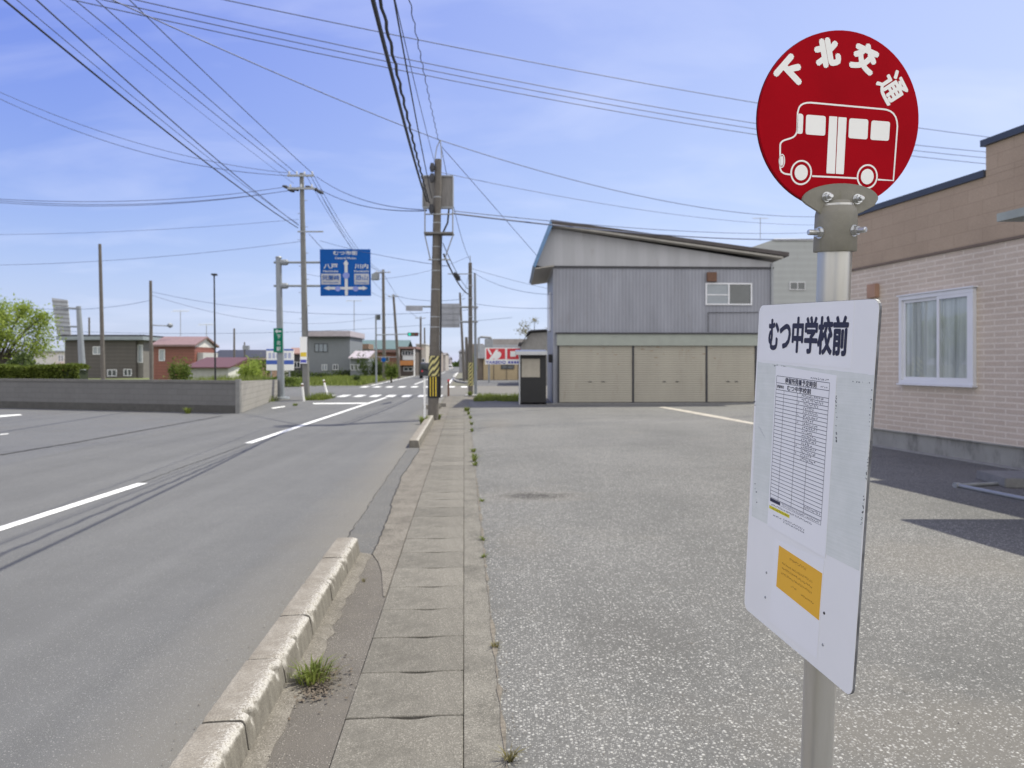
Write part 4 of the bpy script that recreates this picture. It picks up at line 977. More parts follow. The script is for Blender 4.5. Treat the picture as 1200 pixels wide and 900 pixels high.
def aerial(px, py0, py1, D, label, w=0.9):
    o = thing('tv_antenna', label, 'antenna', P(px, py1, D)); b = MB(); b.tube(P(px, py1, D), P(px, py0, D), 0.03 * D / 60, None, 6); b.build('mast', M_galv, o)
    b = MB(); zt_ = Zp(py0, D) - 0.05; x = X(px, D); s = D / 50
    b.tube((x - .55 * s, D, zt_), (x + .55 * s, D, zt_), 0.018 * s, None, 5)
    for k in range(6): xx = x - .5 * s + k * .2 * s; b.tube((xx, D - .3 * s, zt_ - .1 * s), (xx, D + .3 * s, zt_ + .12 * s), 0.012 * s, None, 4)
    b.build('yagi', M_galv, o)
aerial(891, 255, 282, Db + 2, 'thin television aerial on the pale building behind the garage')

# ------------------------------------------------------------------ UTILITY POLES
def pole_mesh(base, top, r0, r1, name, m, par, n=16): b = MB(); b.tube(base, top, r0, r1, n); return b.build(name, m, par, True)
def insulators(par, pts, m=M_greywhite, r=0.05, h=0.16):
    for p in pts:
        b = MB(); p = Vector(p); b.path([p, p + Vector((0, 0, h * .35)), p + Vector((0, 0, h * .7)), p + Vector((0, 0, h))], [r * .6, r, r * .7, r * .5], 8); b.build('insulator', m, par, True)
# main pole with box and climbing frame
mb_ = G(507.5, 486.5, 0.15); mb_.z = 0; Dm = mb_.y
mt = P(513.5, 187, Dm)
up = thing('utility_pole', 'brown utility pole with striped band and square box frame beside the kerb', 'utility pole', mb_)
def on_pole(py, dx=0, dy=0):
    z = Zp(py, Dm); t = z / mt.z; return Vector((mb_.x + (mt.x - mb_.x) * t + dx, Dm + dy, z))
pole_mesh(mb_, mt, 0.165, 0.105, 'pole', M_post, up, 20)
b = MB(); b.tube(on_pole(440.5), on_pole(417), 0.1685, 0.164, 24, False); so = MB()
zc = on_pole(430); so2 = b
o = b.build('striped_band', M_stripe, up)
# recentre the band's own coordinates on the pole so its stripes wind round it
o.location = zc - mb_
for v_ in o.data.vertices: v_.co -= (zc - mb_)
b = MB()
for a in (-1, 0, 1):
    p = on_pole(452, 0.062 * a * 1.3, -0.175); b.box(p.x - .013, p.x + .013, p.y - .02, p.y + .03, Zp(464, Dm), Zp(441.5, Dm))
gd = b.build('guard_strip', M_yellow, up)
b = MB(); b.path([on_pole(466), on_pole(441)], [0.180, 0.178], 20); b.build('guard_sleeve', M_black, up, True)
b = MB(); b.box(mb_.x - .27, mb_.x - .21, Dm - .1, Dm - .04, 0, Zp(443, Dm)); b.build('white_stake', M_white, up)
# shallow slatted box behind the pole
x0, x1, z0, z1 = X(496.5, Dm + .3), X(530.5, Dm + .3), Zp(243, Dm + .3), Zp(208, Dm + .3)
b = MB(); b.box(x0, x1, Dm + .22, Dm + .34, z0, z1); bxo = b.build('equipment_box', mat('weathered grey box', (0.20, 0.19, 0.18), 0.6, var=0.2, scale=3, stretch=(8, 1, 1)), up)
b = MB()
for (a0, a1, c0, c1) in ((x0 - .02, x1 + .02, z1, z1 + .04), (x0 - .02, x1 + .02, z0 - .04, z0), (x0 - .03, x0, z0, z1), (x1, x1 + .03, z0, z1)): b.box(a0, a1, Dm + .18, Dm + .36, c0, c1)
b.build('box_rim', M_galv, bxo)
# climbing frame and rings below the box
xl_, xr_ = X(498.5, Dm), X(531, Dm)
b = MB()
for py in (252, 274): b.tube((xl_, Dm - .12, Zp(py, Dm)), (xr_, Dm - .12, Zp(py, Dm)), 0.022, None, 6)
for xx in (xl_, xr_):
    b.tube((xx, Dm - .12, Zp(244, Dm)), (xx, Dm - .12, Zp(277, Dm)), 0.02, None, 6)
    b.tube((xx, Dm - .12, Zp(277, Dm)), (xx * 0.5 + on_pole(305).x * .5, Dm - .1, Zp(305, Dm)), 0.018, None, 6)
b.tube((xl_ + .1, Dm - .12, Zp(305, Dm)), (xr_ - .08, Dm - .12, Zp(305, Dm)), 0.022, None, 6)
b.build('climbing_frame', M_galv, up)
b = MB(); p = on_pole(274); b.box(xl_ - .02, xr_ + .02, Dm - .22, Dm + .18, p.z - .03, p.z + .02); b.build('platform', mat('platform steel', (0.15, 0.145, 0.14), 0.7), up)
for py in (232, 262, 290, 318, 340, 372, 384):
    pp = on_pole(py); tt = pp.z / mt.z; r_ = 0.165 + (0.105 - 0.165) * tt + .004
    b = MB(); b.path([pp, pp + Vector((0, 0, .03))], [r_, r_], 18); b.build('pole_band', M_galv, up, True)
for py in (198, 210, 246):
    pp = on_pole(py); b = MB(); b.path([pp + Vector((-.16, -.12, -.12)), pp + Vector((-.16, -.12, .0)), pp + Vector((-.16, -.12, .14))], [.05, .085, .05], 8); b.build('dead_end_clamp', M_dark, up, True)
b = MB(); p = on_pole(186); b.path([p + Vector((-.10, 0, 0)), p + Vector((-.04, 0, .35)), p + Vector((.06, 0, .56))], .016, 6); b.path([p + Vector((.10, 0, 0)), p + Vector((.09, 0, .3)), p + Vector((.06, 0, .56))], .016, 6); b.build('top_bracket', M_galv, up)
b = MB(); b.path([on_pole(246, .36, -.1), on_pole(262, .33, -.12), on_pole(278, .16, -.18), on_pole(300, .15, -.15), on_pole(340, .17, -.08), on_pole(420, .19, -.05), on_pole(466, .2, -.04)], .028, 8); b.build('black_conduit', M_wire, up, True)

# second pole by the crossing, with striped band
Ds_ = 39.2
def simple_pole(name, label, pxb, pyb, pxt, pyt, D, r0, r1, m=M_post, cat='utility pole', zbase=0.0):
    base = Vector((X(pxb, D), D, zbase)); top_ = P(pxt, pyt, D); o = thing(name, label, cat, base); pole_mesh(base, top_, r0, r1, 'pole', m, o, 12); return o, base, top_
def xarm(par, top_, w, z, m=M_galv, dy=-.12, n_ins=4):
    b = MB(); b.box(top_.x - w, top_.x + w, top_.y + dy - .04, top_.y + dy + .04, z, z + .09); b.build('crossarm', m, par)
    insulators(par, [(top_.x - w + (2 * w) * (k + .25) / (n_ins - .5), top_.y + dy, z + .092) for k in range(n_ins)])
o, ba, tp_ = simple_pole('utility_pole', 'brown utility pole with striped band standing at the far end of the footway', 551.5, 463, 551, 308, Ds_, 0.135, 0.095)
b = MB(); b.tube((ba.x, Ds_, Zp(452, Ds_)), (ba.x, Ds_, Zp(425, Ds_)), 0.139, 0.136, 20, False); sb_ = b.build('striped_band', M_stripe, o)
off = Vector((0, 0, Zp(438, Ds_))); sb_.location = off
for v_ in sb_.data.vertices: v_.co -= off
b = MB(); b.tube(tp_, tp_ + Vector((0, 0, .4)), .03, .015, 6); b.build('top_pin', M_galv, o)
b = MB(); b.box(tp_.x - 1.2, tp_.x + .1, Ds_ - .2, Ds_ - .14, Zp(322, Ds_), Zp(321, Ds_)); b.build('side_arm', M_galv, o)
for py in (335, 350, 372): 
    b = MB(); b.path([(ba.x, Ds_, Zp(py, Ds_)), (ba.x, Ds_, Zp(py - 1.2, Ds_))], [.13, .13], 14); b.build('pole_band', M_galv, o)
# road sign post with backs of signs
Dq = 40.5
o, ba, tp_ = simple_pole('sign_post', 'slim grey steel post with cantilever arms holding the backs of road signs', 557.5, 461, 556.5, 320, Dq, 0.085, 0.065, M_gpole, 'sign post')
b = MB(); b.tube((ba.x, Dq, Zp(360, Dq)), (X(476, Dq), Dq, Zp(359, Dq)), .06, .05, 8); b.build('arm', M_gpole, o)
b = MB(); b.tube((ba.x, Dq, Zp(377, Dq)), (X(516, Dq), Dq, Zp(377.5, Dq)), .06, .05, 8); b.build('arm', M_gpole, o)
b = MB(); b.box(X(517, Dq), X(539, Dq), Dq - .14, Dq - .08, Zp(384, Dq), Zp(356, Dq)); sg = b.build('sign_back', mat('grey sign back', (0.33, 0.34, 0.37), 0.5, 0.2), o)
b = MB()
for py in (361, 368, 375, 381): b.box(X(517.3, Dq), X(538.7, Dq), Dq - .175, Dq - .142, Zp(py, Dq), Zp(py - .8, Dq))
b.box(X(531, Dq), X(531.6, Dq), Dq - .18, Dq - .143, Zp(383, Dq), Zp(357, Dq)); b.build('stiffener', M_galv, sg)
b = MB(); b.box(X(476, Dq), X(495.5, Dq), Dq - .14, Dq - .07, Zp(364.5, Dq), Zp(359, Dq)); b.build('name_plate_back', mat('grey sign back', (0.33, 0.34, 0.37), 0.5, 0.2), o)
for py in (360, 377): b = MB(); b.path([(ba.x, Dq, Zp(py + 1, Dq)), (ba.x, Dq, Zp(py - 1, Dq))], [.13, .13], 12); b.build('arm_clamp', M_galv, o)
# leaning pole further on
simple_pole('utility_pole', 'thin dark pole leaning left beyond the crossing', 544, 440, 539, 343, 72, 0.15, 0.10)
simple_pole('utility_pole', 'short grey pole just left of the shop, beyond the crossing', 547.5, 440, 546.5, 395, 80, 0.2, 0.16)
# small marker post
o, ba, tp_ = simple_pole('marker_post', 'short brown marker post with a red cap at the end of the kerb', 525.5, 462, 525.5, 445, 38.0, 0.055, 0.05, M_rust, 'marker post')
b = MB(); b.tube(tp_ - Vector((0, 0, .08)), tp_ + Vector((0, 0, .02)), .06, .05, 10); b.build('cap', M_shopred, o)

# tall left pole, crossarms and insulators
Dl = 34.2
o, lb, lt = simple_pole('utility_pole', 'tall grey utility pole with crossarms in front of the blue road sign', 359, 468, 353.5, 203, Dl, 0.17, 0.10, concrete('grey pole concrete', (0.17, 0.17, 0.165), (0.24, 0.24, 0.23)))
lp = o
xarm(o, lt, 0.63, Zp(208, Dl), M_galv, -.16, 4)
xarm(o, lt + Vector((.02, 0, 0)), 0.63, Zp(223, Dl), M_galv, -.16, 3)
b = MB(); b.box(X(350, Dl), X(380, Dl), Dl - .2, Dl - .14, Zp(273, Dl), Zp(271.5, Dl)); b.build('side_arm', M_galv, o)
for (px, py) in ((335, 219), (341, 223), (346, 221.5), (362, 219.5), (370, 222), (375, 225)):
    p = P(px, py, Dl); b = MB(); b.path([p + Vector((-.16, 0, .05)), p, p + Vector((.16, 0, -.07))], [.04, .085, .045], 8); b.build('insulator', M_dark, o, True)
b = MB()
for k in range(12): z_ = 3.2 + k * .62; b.tube((lb.x + (lt.x - lb.x) * z_ / lt.z - (.24 if k % 2 else -.24), Dl, z_), (lb.x + (lt.x - lb.x) * z_ / lt.z, Dl, z_), .014, None, 5)
b.build('climbing_pegs', M_galv, o); bpy.data.objects['climbing_pegs'].name = 'step_bolt'
xs = lb.x + (lt.x - lb.x) * 0.22
b = MB(); b.box(X(353.5, Dl), X(361.5, Dl), Dl - .26, Dl - .22, Zp(426, Dl), Zp(395, Dl)); pl = b.build('pole_notice', M_signwhite, o)
b = MB(); b.box(X(354, Dl), X(361, Dl), Dl - .265, Dl - .262, Zp(418, Dl), Zp(413, Dl)); b.build('yellow_panel', M_yellow, pl)
b = MB(); b.box(X(354, Dl), X(361, Dl), Dl - .265, Dl - .262, Zp(425, Dl), Zp(421.5, Dl)); b.build('blue_panel', M_inkblue, pl)
# white stakes at the corner
for (pa, pb_, lab) in (((356, 470), (354, 449), 'upright white stake beside the tall grey pole'), ((384, 464), (379, 445), 'white stake leaning left at the grassy corner')):
    a_ = G(*pa); t_ = P(pb_[0], pb_[1], a_.y); b = MB(); b.tube(a_, t_, .055, .05, 10); st_ = thing('marker_stake', lab, 'stake', a_); b.build('stake', M_white, st_, True)
    b = MB(); b.tube(t_ - (t_ - a_) * .18, t_ - (t_ - a_) * .08, .062, None, 10); b.build('reflector_band', M_rust, st_)

# far poles
far = [('utility_pole', 'far grey pole with transformer beyond the crossing, tallest of those left of the road', 450.5, 446, 449, 316, 76, .2, .14), ('utility_pole', 'far pole leaning left behind the round shrub', 468, 444, 461, 345, 84, .19, .13),
       ('utility_pole', 'slim distant pole right of the traffic light', 493, 432, 493, 371, 110, .2, .14), ('utility_pole', 'faint farthest pole between the traffic light and the striped pole', 498, 431, 497.5, 384, 140, .2, .14),
       ('utility_pole', 'bare pole rising behind the block wall near the sign back', 121.5, 447, 117, 286, 36, .11, .07), ('utility_pole', 'pole with a street lamp arm left of the red house', 177.5, 447, 176.5, 329, 48, .12, .09),
       ('utility_pole', 'small distant pole right of the red house', 274.5, 440, 274.5, 385, 95, .15, .11), ('utility_pole', 'tiny distant pole with a box near the brown house', 287, 440, 286.5, 401, 120, .15, .11),
       ('utility_pole', 'thin distant pole above the brown block house', 105, 440, 104.5, 372, 110, .16, .12)]
fp_ = {}
for i, (nm, lab, pxb, pyb, pxt, pyt, D, r0, r1) in enumerate(far):
    o, ba, tp_ = simple_pole(nm, lab, pxb, pyb, pxt, pyt, D, r0, r1); fp_[i] = (o, tp_, D)
o, tp_, D = fp_[0]; xarm(o, tp_, .8, tp_.z - .35, M_galv, -.15, 3)
b = MB(); b.path([(X(440, D), D, Zp(328, D)), (X(440, D), D, Zp(321, D))], [.42, .42], 12); b.build('transformer', M_gpole, o, True)
b = MB(); b.box(X(438, D), X(450, D), D - .05, D + .05, Zp(320.5, D), Zp(319.5, D)); b.build('transformer_arm', M_galv, o)
b = MB(); b.path([(X(450, D), D - .22, Zp(421.5, D)), (X(450, D), D - .25, Zp(421.5, D))], [.24, .24], 20); b.build('round_sign', M_signblue, o)
o, tp_, D = fp_[1]; xarm(o, tp_, .6, tp_.z - .3, M_galv, -.15, 3)
o, tp_, D = fp_[2]; xarm(o, tp_, .8, tp_.z - .3, M_galv, -.15, 3)
o, tp_, D = fp_[5]
b = MB(); b.tube((tp_.x, D, Zp(381, D)), (X(198, D), D, Zp(382, D)), .04, None, 6); b.build('lamp_arm', M_galv, o)
b = MB(); b.path([(X(196, D), D, Zp(381.5, D)), (X(199, D), D, Zp(381.3, D)), (X(202, D), D, Zp(381.5, D))], [.06, .18, .1], 10); b.build('street_lamp', M_gpole, o, True)
b = MB(); b.box(X(285, 120), X(292, 120), 119.7, 120.3, Zp(410, 120), Zp(405, 120)); b.build('transformer', M_gpole, fp_[7][0])
o, ba, tp_ = simple_pole('lamp_post', 'very thin black lamp post behind the block wall corner', 252.5, 445, 251, 323, 42, .055, .04, M_black, 'lamp post')
b = MB(); b.box(tp_.x - .1, tp_.x + .16, 41.8, 42.1, tp_.z, tp_.z + .1); b.build('lamp_head', M_black, o)
aerial(211.5, 364, 394, 74, 'tall aerial mast above the red roof', 1)
aerial(242, 380, 396, 90, 'small aerial at the gable of the red house', 1)
aerial(415, 352, 388, 97, 'thin aerial rising from the grey house roof', 1)

# traffic signal
Dt = 62
o, ba, tp_ = simple_pole('traffic_signal', 'grey traffic signal pole with long arm at the far left corner', 441, 451, 440.5, 369, Dt, .09, .07, M_gpole, 'traffic signal')
b = MB(); b.tube((ba.x, Dt, Zp(392.5, Dt)), (X(492, Dt), Dt, Zp(391, Dt)), .045, None, 8); b.build('arm', M_gpole, o)
b = MB(); b.tube((ba.x, Dt, Zp(418.5, Dt)), (X(465, Dt), Dt, Zp(418.5, Dt)), .03, None, 8); b.build('lower_arm', M_gpole, o)
b = MB(); b.box(X(478, Dt), X(490.5, Dt), Dt - .2, Dt - .05, Zp(394, Dt), Zp(389.8, Dt)); hd = b.build('signal_head', mat('signal housing', (0.05, 0.06, 0.065), 0.6), o)
for px, c_ in ((480.3, (0.02, 0.55, 0.38)), (484.2, (0.10, 0.08, 0.02)), (488.2, (0.12, 0.02, 0.02))):
    m = mat('lens %d' % int(px), c_, 0.4)
    if px < 481:
        m.node_tree.nodes['Principled BSDF'].inputs['Emission Color'].default_value = (*c_, 1); m.node_tree.nodes['Principled BSDF'].inputs['Emission Strength'].default_value = 0.2
    b = MB(); b.path([(X(px, Dt), Dt - .201, Zp(391.9, Dt)), (X(px, Dt), Dt - .23, Zp(391.9, Dt))], [.125, .12], 16); b.build('signal_lens', m, hd)
b = MB(); b.box(X(442, Dt), X(446, Dt), Dt - .2, Dt - .05, Zp(375, Dt), Zp(369, Dt)); b.build('side_signal', mat('signal housing', (0.05, 0.06, 0.065), 0.6), o)

# ------------------------------------------------------------------ BLUE DIRECTION SIGN on its cantilever post
Dg = 35.2
o, ba, tp_ = simple_pole('direction_sign', 'large blue direction sign on a cantilever grey steel post', 329.5, 467, 326.5, 302, Dg, .175, .14, M_gpole, 'road sign')
b = MB(); b.path([ba, ba + Vector((0, 0, .08)), ba + Vector((0, 0, .1))], [.42, .40, .22], 16); b.build('base_plate', M_gpole, o)
for py in (307.5, 335):
    b = MB(); b.tube((X(321, Dg), Dg, Zp(py, Dg)), (X(405, Dg), Dg, Zp(py, Dg)), .055, None, 10); b.build('arm', M_gpole, o, True)
    b = MB(); b.path([(X(328, Dg), Dg, Zp(py, Dg)), (X(331, Dg), Dg, Zp(py, Dg)), (X(336.5, Dg), Dg, Zp(py, Dg)), (X(338, Dg), Dg, Zp(py, Dg))], [.1, .15, .14, .08], 12); b.build('arm_flange', M_gpole, o, True)
b = MB(); b.tube(tp_, tp_ + Vector((0, 0, .06)), .17, .12, 12); b.build('post_cap', M_gpole, o)
sx0, sx1, sz0, sz1 = X(375.5, Dg), X(434.5, Dg), Zp(347, Dg), Zp(292.5, Dg); sw, shh = sx1 - sx0, sz1 - sz0; yf = Dg - .12
lean = 0.8 / F * Dg
def SG(a, c, h=0.0): return Vector((sx0 + sw * a + lean * c, yf - h, sz1 - shh * c))
b = MB(); b.prism([SG(0, 0), SG(1, 0), SG(1, 1), SG(0, 1)], (0, .04, 0)); sg = b.build('sign_panel', M_signblue, o)
def sgtext(mb, s, a, c, w, h, bold=0.0, hh=0.004): O = SG(a, c, hh); text_into(mb, s, lambda x, y: O + Vector((x, 0, y)), w * sw, h * shh, bold, step=0.0004)
def sgpoly(mb, pts, hh=0.004): mb.face([SG(a, c, hh) for a, c in pts])
b = MB()
sgpoly(b, [(.485, .99), (.545, .99), (.545, .30), (.485, .30)])                                      # the arrows
sgpoly(b, [(.515, .225), (.565, .31), (.545, .335), (.485, .335), (.462, .31)], 0.006)
sgpoly(b, [(.17, .808), (.86, .808), (.86, .862), (.17, .862)], 0.0075)
sgpoly(b, [(.065, .835), (.18, .785), (.165, .835), (.18, .885)], 0.009); sgpoly(b, [(.935, .835), (.84, .785), (.855, .835), (.84, .885)], 0.009)
sgtext(b, 'むつ市街', .505, .08, .48, .09, .02); sgtext(b, 'Central Mutsu', .505, .19, .42, .045, .02)
sgtext(b, '八戸', .21, .365, .28, .105, .02); sgtext(b, 'Hachinohe', .21, .47, .30, .045, .02)
sgtext(b, '川内', .82, .365, .27, .105, .02); sgtext(b, 'Kawauchi', .82, .47, .29, .045, .02)
b.build('sign_legend', M_greywhite, sg)
for a0_, a1_ in ((.02, .405), (.675, .965)): b = MB(); sgpoly(b, [(a0_, .525), (a1_, .525), (a1_, .755), (a0_, .755)]); b.build('place_plate', mat('dull white plate', (0.42, 0.43, 0.46), 0.6), sg)
b = MB(); sgtext(b, '尻屋崎', .21, .61, .34, .11, .015, .008); sgtext(b, 'Shiriyazaki', .21, .715, .30, .045, .01, .008); sgtext(b, '恐山', .82, .61, .24, .11, .015, .008); sgtext(b, 'Osorezan', .82, .715, .24, .045, .01, .008); b.build('place_lettering', M_signblue, sg)
b = MB()
for a, c, r_ in ((.515, .56, .068), (.345, .845, .055), (.70, .845, .055)):
    pts = [(a + r_ * math.cos(t) * 1.0, c - r_ * .95 * math.sin(t) * (1 if math.sin(t) > 0 else 1.15)) for t in [2 * math.pi * i / 18 for i in range(18)]]
    sgpoly(b, pts, .011)
b.build('route_shield', mat('route shield', (0.19, 0.24, 0.55), 0.5), sg)
b = MB(); b.box(X(322.5, Dg), X(333, Dg), Dg - .25, Dg - .21, Zp(413, Dg), Zp(385, Dg)); gp = b.build('green_plate', M_signgreen, o)
b = MB(); xc = X(328.5, Dg); yg = Dg - .254
for ch, py in (('下', 395), ('北', 402), ('駅', 409)):
    O = Vector((xc, yg, Zp(py, Dg))); text_into(b, ch, lambda x, y, O=O: O + Vector((x, 0, y)), .20, .20, .02, step=0.0004)
O = Vector((xc - .02, yg, Zp(388.5, Dg))); b.face([O + Vector((-.16, 0, 0)), O + Vector((-.04, 0, .11)), O + Vector((-.04, 0, .035)), O + Vector((.15, 0, .035)), O + Vector((.15, 0, -.035)), O + Vector((-.04, 0, -.035)), O + Vector((-.04, 0, -.11))])
b.build('plate_lettering', M_greywhite, gp)

# back of another direction sign on the left
Dk = 50
o, ba, tp_ = simple_pole('direction_sign', 'back of a slatted road sign on a stout tapering post behind the wall', 98, 450, 92, 359, Dk, .24, .15, M_gpole, 'road sign')
for py in (361.5, 383): b = MB(); b.tube((X(91.5, Dk), Dk, Zp(py, Dk)), (X(68, Dk), Dk - .2, Zp(py - 1, Dk)), .06, None, 8); b.build('arm', M_gpole, o)
b = MB(); b.prism([P(60.5, 349, Dk + .5), P(79, 351.5, Dk), P(83, 392, Dk), P(66.5, 391, Dk + .5)], (0, .06, 0)); sb2 = b.build('sign_back', mat('pale sign back', (0.40, 0.42, 0.44), 0.5), o)
b = MB()
for k in range(9): y_ = 352 + k * 4.8; b.prism([P(60.7 + k * .68, y_, Dk + .42), P(79.2 + k * .48, y_ + 1.3, Dk - .08), P(79.2 + k * .48, y_ + 2.5, Dk - .08), P(60.7 + k * .68, y_ + 1.2, Dk + .42)], (0, .05, 0))
b.build('stiffener', mat('sign back rail', (0.24, 0.24, 0.24), 0.6), sb2)
# roadside billboard
Dh = 56
o = thing('billboard', 'white billboard with blue bands on two legs behind the green-plated post', 'billboard', (X(329, Dh), Dh, 0))
b = MB(); b.box(X(312.5, Dh), X(344.5, Dh), Dh - .08, Dh, Zp(434, Dh), Zp(409, Dh)); bp = b.build('panel', M_signwhite, o)
b = MB(); b.box(X(312.5, Dh), X(344.5, Dh), Dh - .085, Dh - .081, Zp(427, Dh), Zp(422, Dh)); b.box(X(312.5, Dh), X(344.5, Dh), Dh - .085, Dh - .081, Zp(411, Dh), Zp(409, Dh)); b.build('blue_band', mat('billboard blue', (0.05, 0.11, 0.42), 0.5), bp)
b = MB(); 
for r_, (y0_, y1_) in enumerate(((413.5, 420), )):
    for k in range(6): xx = 315 + k * 4.6; b.box(X(xx, Dh), X(xx + 3.2, Dh), Dh - .085, Dh - .081, Zp(y1_, Dh), Zp(y0_, Dh))
b.build('print', mat('pale print', (0.40, 0.43, 0.60), 0.6), bp)
for px in (317.5, 339): b = MB(); b.tube((X(px, Dh), Dh + .05, 0), (X(px, Dh), Dh + .05, Zp(433, Dh)), .06, None, 8); b.build('leg', M_galv, o)

# ------------------------------------------------------------------ BLOCK WALLS
w0 = G(-40, 477); w1 = G(278.5, 484.3)
w0.z = w1.z = 0
o = thing('block_wall', 'long dark grey concrete block wall along the left lot', 'wall', w1)
d_ = (w1 - w0); nrm = Vector((-d_.y, d_.x, 0)).normalized() * .15
b = MB(); b.prism([w0 - d_ * .6, w1, w1 + nrm, w0 - d_ * .6 + nrm], (0, 0, 1.03)); b.build('blocks', M_block, o)
nf = Vector((d_.y, -d_.x, 0)).normalized() * .02
b = MB(); b.prism([w0 - d_ * .6 + nf, w1 + nf, w1 + nrm * .9, w0 - d_ * .6 + nrm * .9], (0, 0, 0.26)); b.build('footing', concrete('dark footing', (0.075, 0.074, 0.072), (0.11, 0.108, 0.104)), o)
b = MB(); b.prism([w0 - d_ * .6 + nf * 1.5, w1 + nf * 1.5, w1 + nrm * 1.15, w0 - d_ * .6 + nrm * 1.15], (0, 0, 0.09)); 
bmesh.ops.translate(b.bm, verts=b.bm.verts, vec=(0, 0, 1.032)); b.build('coping', concrete('wall coping', (0.13, 0.128, 0.124), (0.19, 0.186, 0.18)), o)
w2 = G(325.5, 467.5); w2.z = 0
o = thing('block_wall', 'short pale block wall running back from the dark wall corner', 'wall', w1 + Vector((.05, 0, 0)))
d2 = (w2 - w1); n2 = Vector((-d2.y, d2.x, 0)).normalized() * .14
e1 = w1 + Vector((.10, .02, 0))
b = MB(); b.hexa([e1, e1 + n2, w2, w2 + n2, e1 + Vector((0, 0, 1.10)), e1 + n2 + Vector((0, 0, 1.10)), w2 + Vector((0, 0, .93)), w2 + n2 + Vector((0, 0, .93))]); b.build('blocks', M_block2, o)
b = MB(); b.box(w1.x - .05, w1.x + .095, w1.y - .07, w1.y + .09, 0, 1.16); b.build('end_pillar', M_conc, o)

# ------------------------------------------------------------------ VEGETATION
def leaves(mb, pts_fn, n, s0, s1, rnd, droop=0.0):
    for _ in range(n):
        p = pts_fn(); s = rnd.uniform(s0, s1)
        a = Vector((rnd.gauss(0, 1), rnd.gauss(0, 1), rnd.gauss(0, .8))).normalized(); c = a.cross(Vector((rnd.gauss(0, 1), rnd.gauss(0, 1), rnd.gauss(0, 1)))).normalized()
        mb.face([p - a * s, p + c * s * .45, p + a * s, p - c * s * .45])
def tree(loc, h, cr, label, m, seed, trunk_h=0.35, clumps=16, n=5200, leaf=(.06, .15), name='tree', squash=0.8):
    rnd = random.Random(seed); o = thing(name, label, 'tree', loc); loc = Vector(loc)
    limbs = []; b = MB(); t0 = loc + Vector((0, 0, h * trunk_h))
    b.path([loc - Vector((0, 0, .1)), loc + Vector((.05, 0, h * trunk_h * .5)), t0], [h * .035, h * .028, h * .024], 10)
    cl_ = []
    for k in range(clumps):
        a = rnd.uniform(0, 2 * math.pi); rr_ = cr * math.sqrt(rnd.uniform(.02, 1)) * .82; zz_ = h * (trunk_h + .08) + (h * (1 - trunk_h) - .2 * cr) * rnd.random() * (1 - .35 * (rr_ / cr) ** 2)
        c = loc + Vector((rr_ * math.cos(a), rr_ * math.sin(a), zz_)); cl_.append((c, cr * rnd.uniform(.16, .36)))
        b.path([t0 - Vector((0, 0, rnd.uniform(0, .25) * h * trunk_h)), t0.lerp(c, .5) + Vector((rnd.uniform(-.1, .1), 0, .12 * cr)), c], [h * .013, h * .008, h * .003], 5)
    b.build('trunk', M_bark, o, True)
    b = MB()
    def pt():
        c, r_ = cl_[rnd.randrange(len(cl_))]; v_ = Vector((rnd.gauss(0, .55), rnd.gauss(0, .55), rnd.gauss(0, .5 * squash))); return c + v_ * r_
    leaves(b, pt, n, leaf[0], leaf[1], rnd); b.build('crown', m, o); return o
def shrub(loc, rx_, ry_, h, label, m, seed, n=1500, leaf=(.03, .08), name='shrub', cat='shrub', kind=None):
    rnd = random.Random(seed); loc = Vector(loc); o = thing(name, label, cat, loc)
    b = MB()
    for k in range(7):
        a = rnd.uniform(0, 6.28); b.path([loc, loc + Vector((rx_ * .4 * math.cos(a), ry_ * .4 * math.sin(a), h * .5)), loc + Vector((rx_ * .7 * math.cos(a), ry_ * .7 * math.sin(a), h * rnd.uniform(.6, .9)))], [.02, .014, .006], 5)
    b.build('stems', M_bark, o); bpy.data.objects[-1] if False else None
    cl_ = [(Vector((rnd.uniform(-.75, .75) * rx_, rnd.uniform(-.75, .75) * ry_, rnd.uniform(.15, .82) * h)), rnd.uniform(.25, .5)) for _ in range(14)]
    b = MB()
    def pt():
        c, r_ = cl_[rnd.randrange(14)]; p = loc + c + Vector((rnd.gauss(0, .5) * rx_ * r_, rnd.gauss(0, .5) * ry_ * r_, rnd.gauss(0, .45) * h * r_)); p.z = max(p.z, loc.z + .02); return p
    leaves(b, pt, n, leaf[0], leaf[1], rnd); b.build('foliage', m, o); return o
def tuft(loc, r_, h, n, label, seed, m=L_grass, w=.004, group=None, lean=.9):
    rnd = random.Random(seed); b = MB(); loc = Vector(loc)
    for _ in range(n):
        a = rnd.uniform(0, 6.283); d = Vector((math.cos(a), math.sin(a), 0)); p = loc + d * r_ * .35 * rnd.random(); L = h * rnd.uniform(.5, 1.1); ln = rnd.uniform(.15, lean) * L
        s = Vector((-d.y, d.x, 0)) * w * rnd.uniform(.6, 1.3); m1 = p + d * ln * .35 + Vector((0, 0, L * .62)); e = p + d * ln + Vector((0, 0, L * rnd.uniform(.62, 1.0)))
        vs = [b.bm.verts.new(x) for x in (p - s, p + s, m1 + s * .8, m1 - s * .8, e)]; b.bm.faces.new(vs[:4]); b.bm.faces.new([vs[3], vs[2], vs[4]])
    return single(b, 'grass_tuft', m, loc, label, 'grass tuft', group)
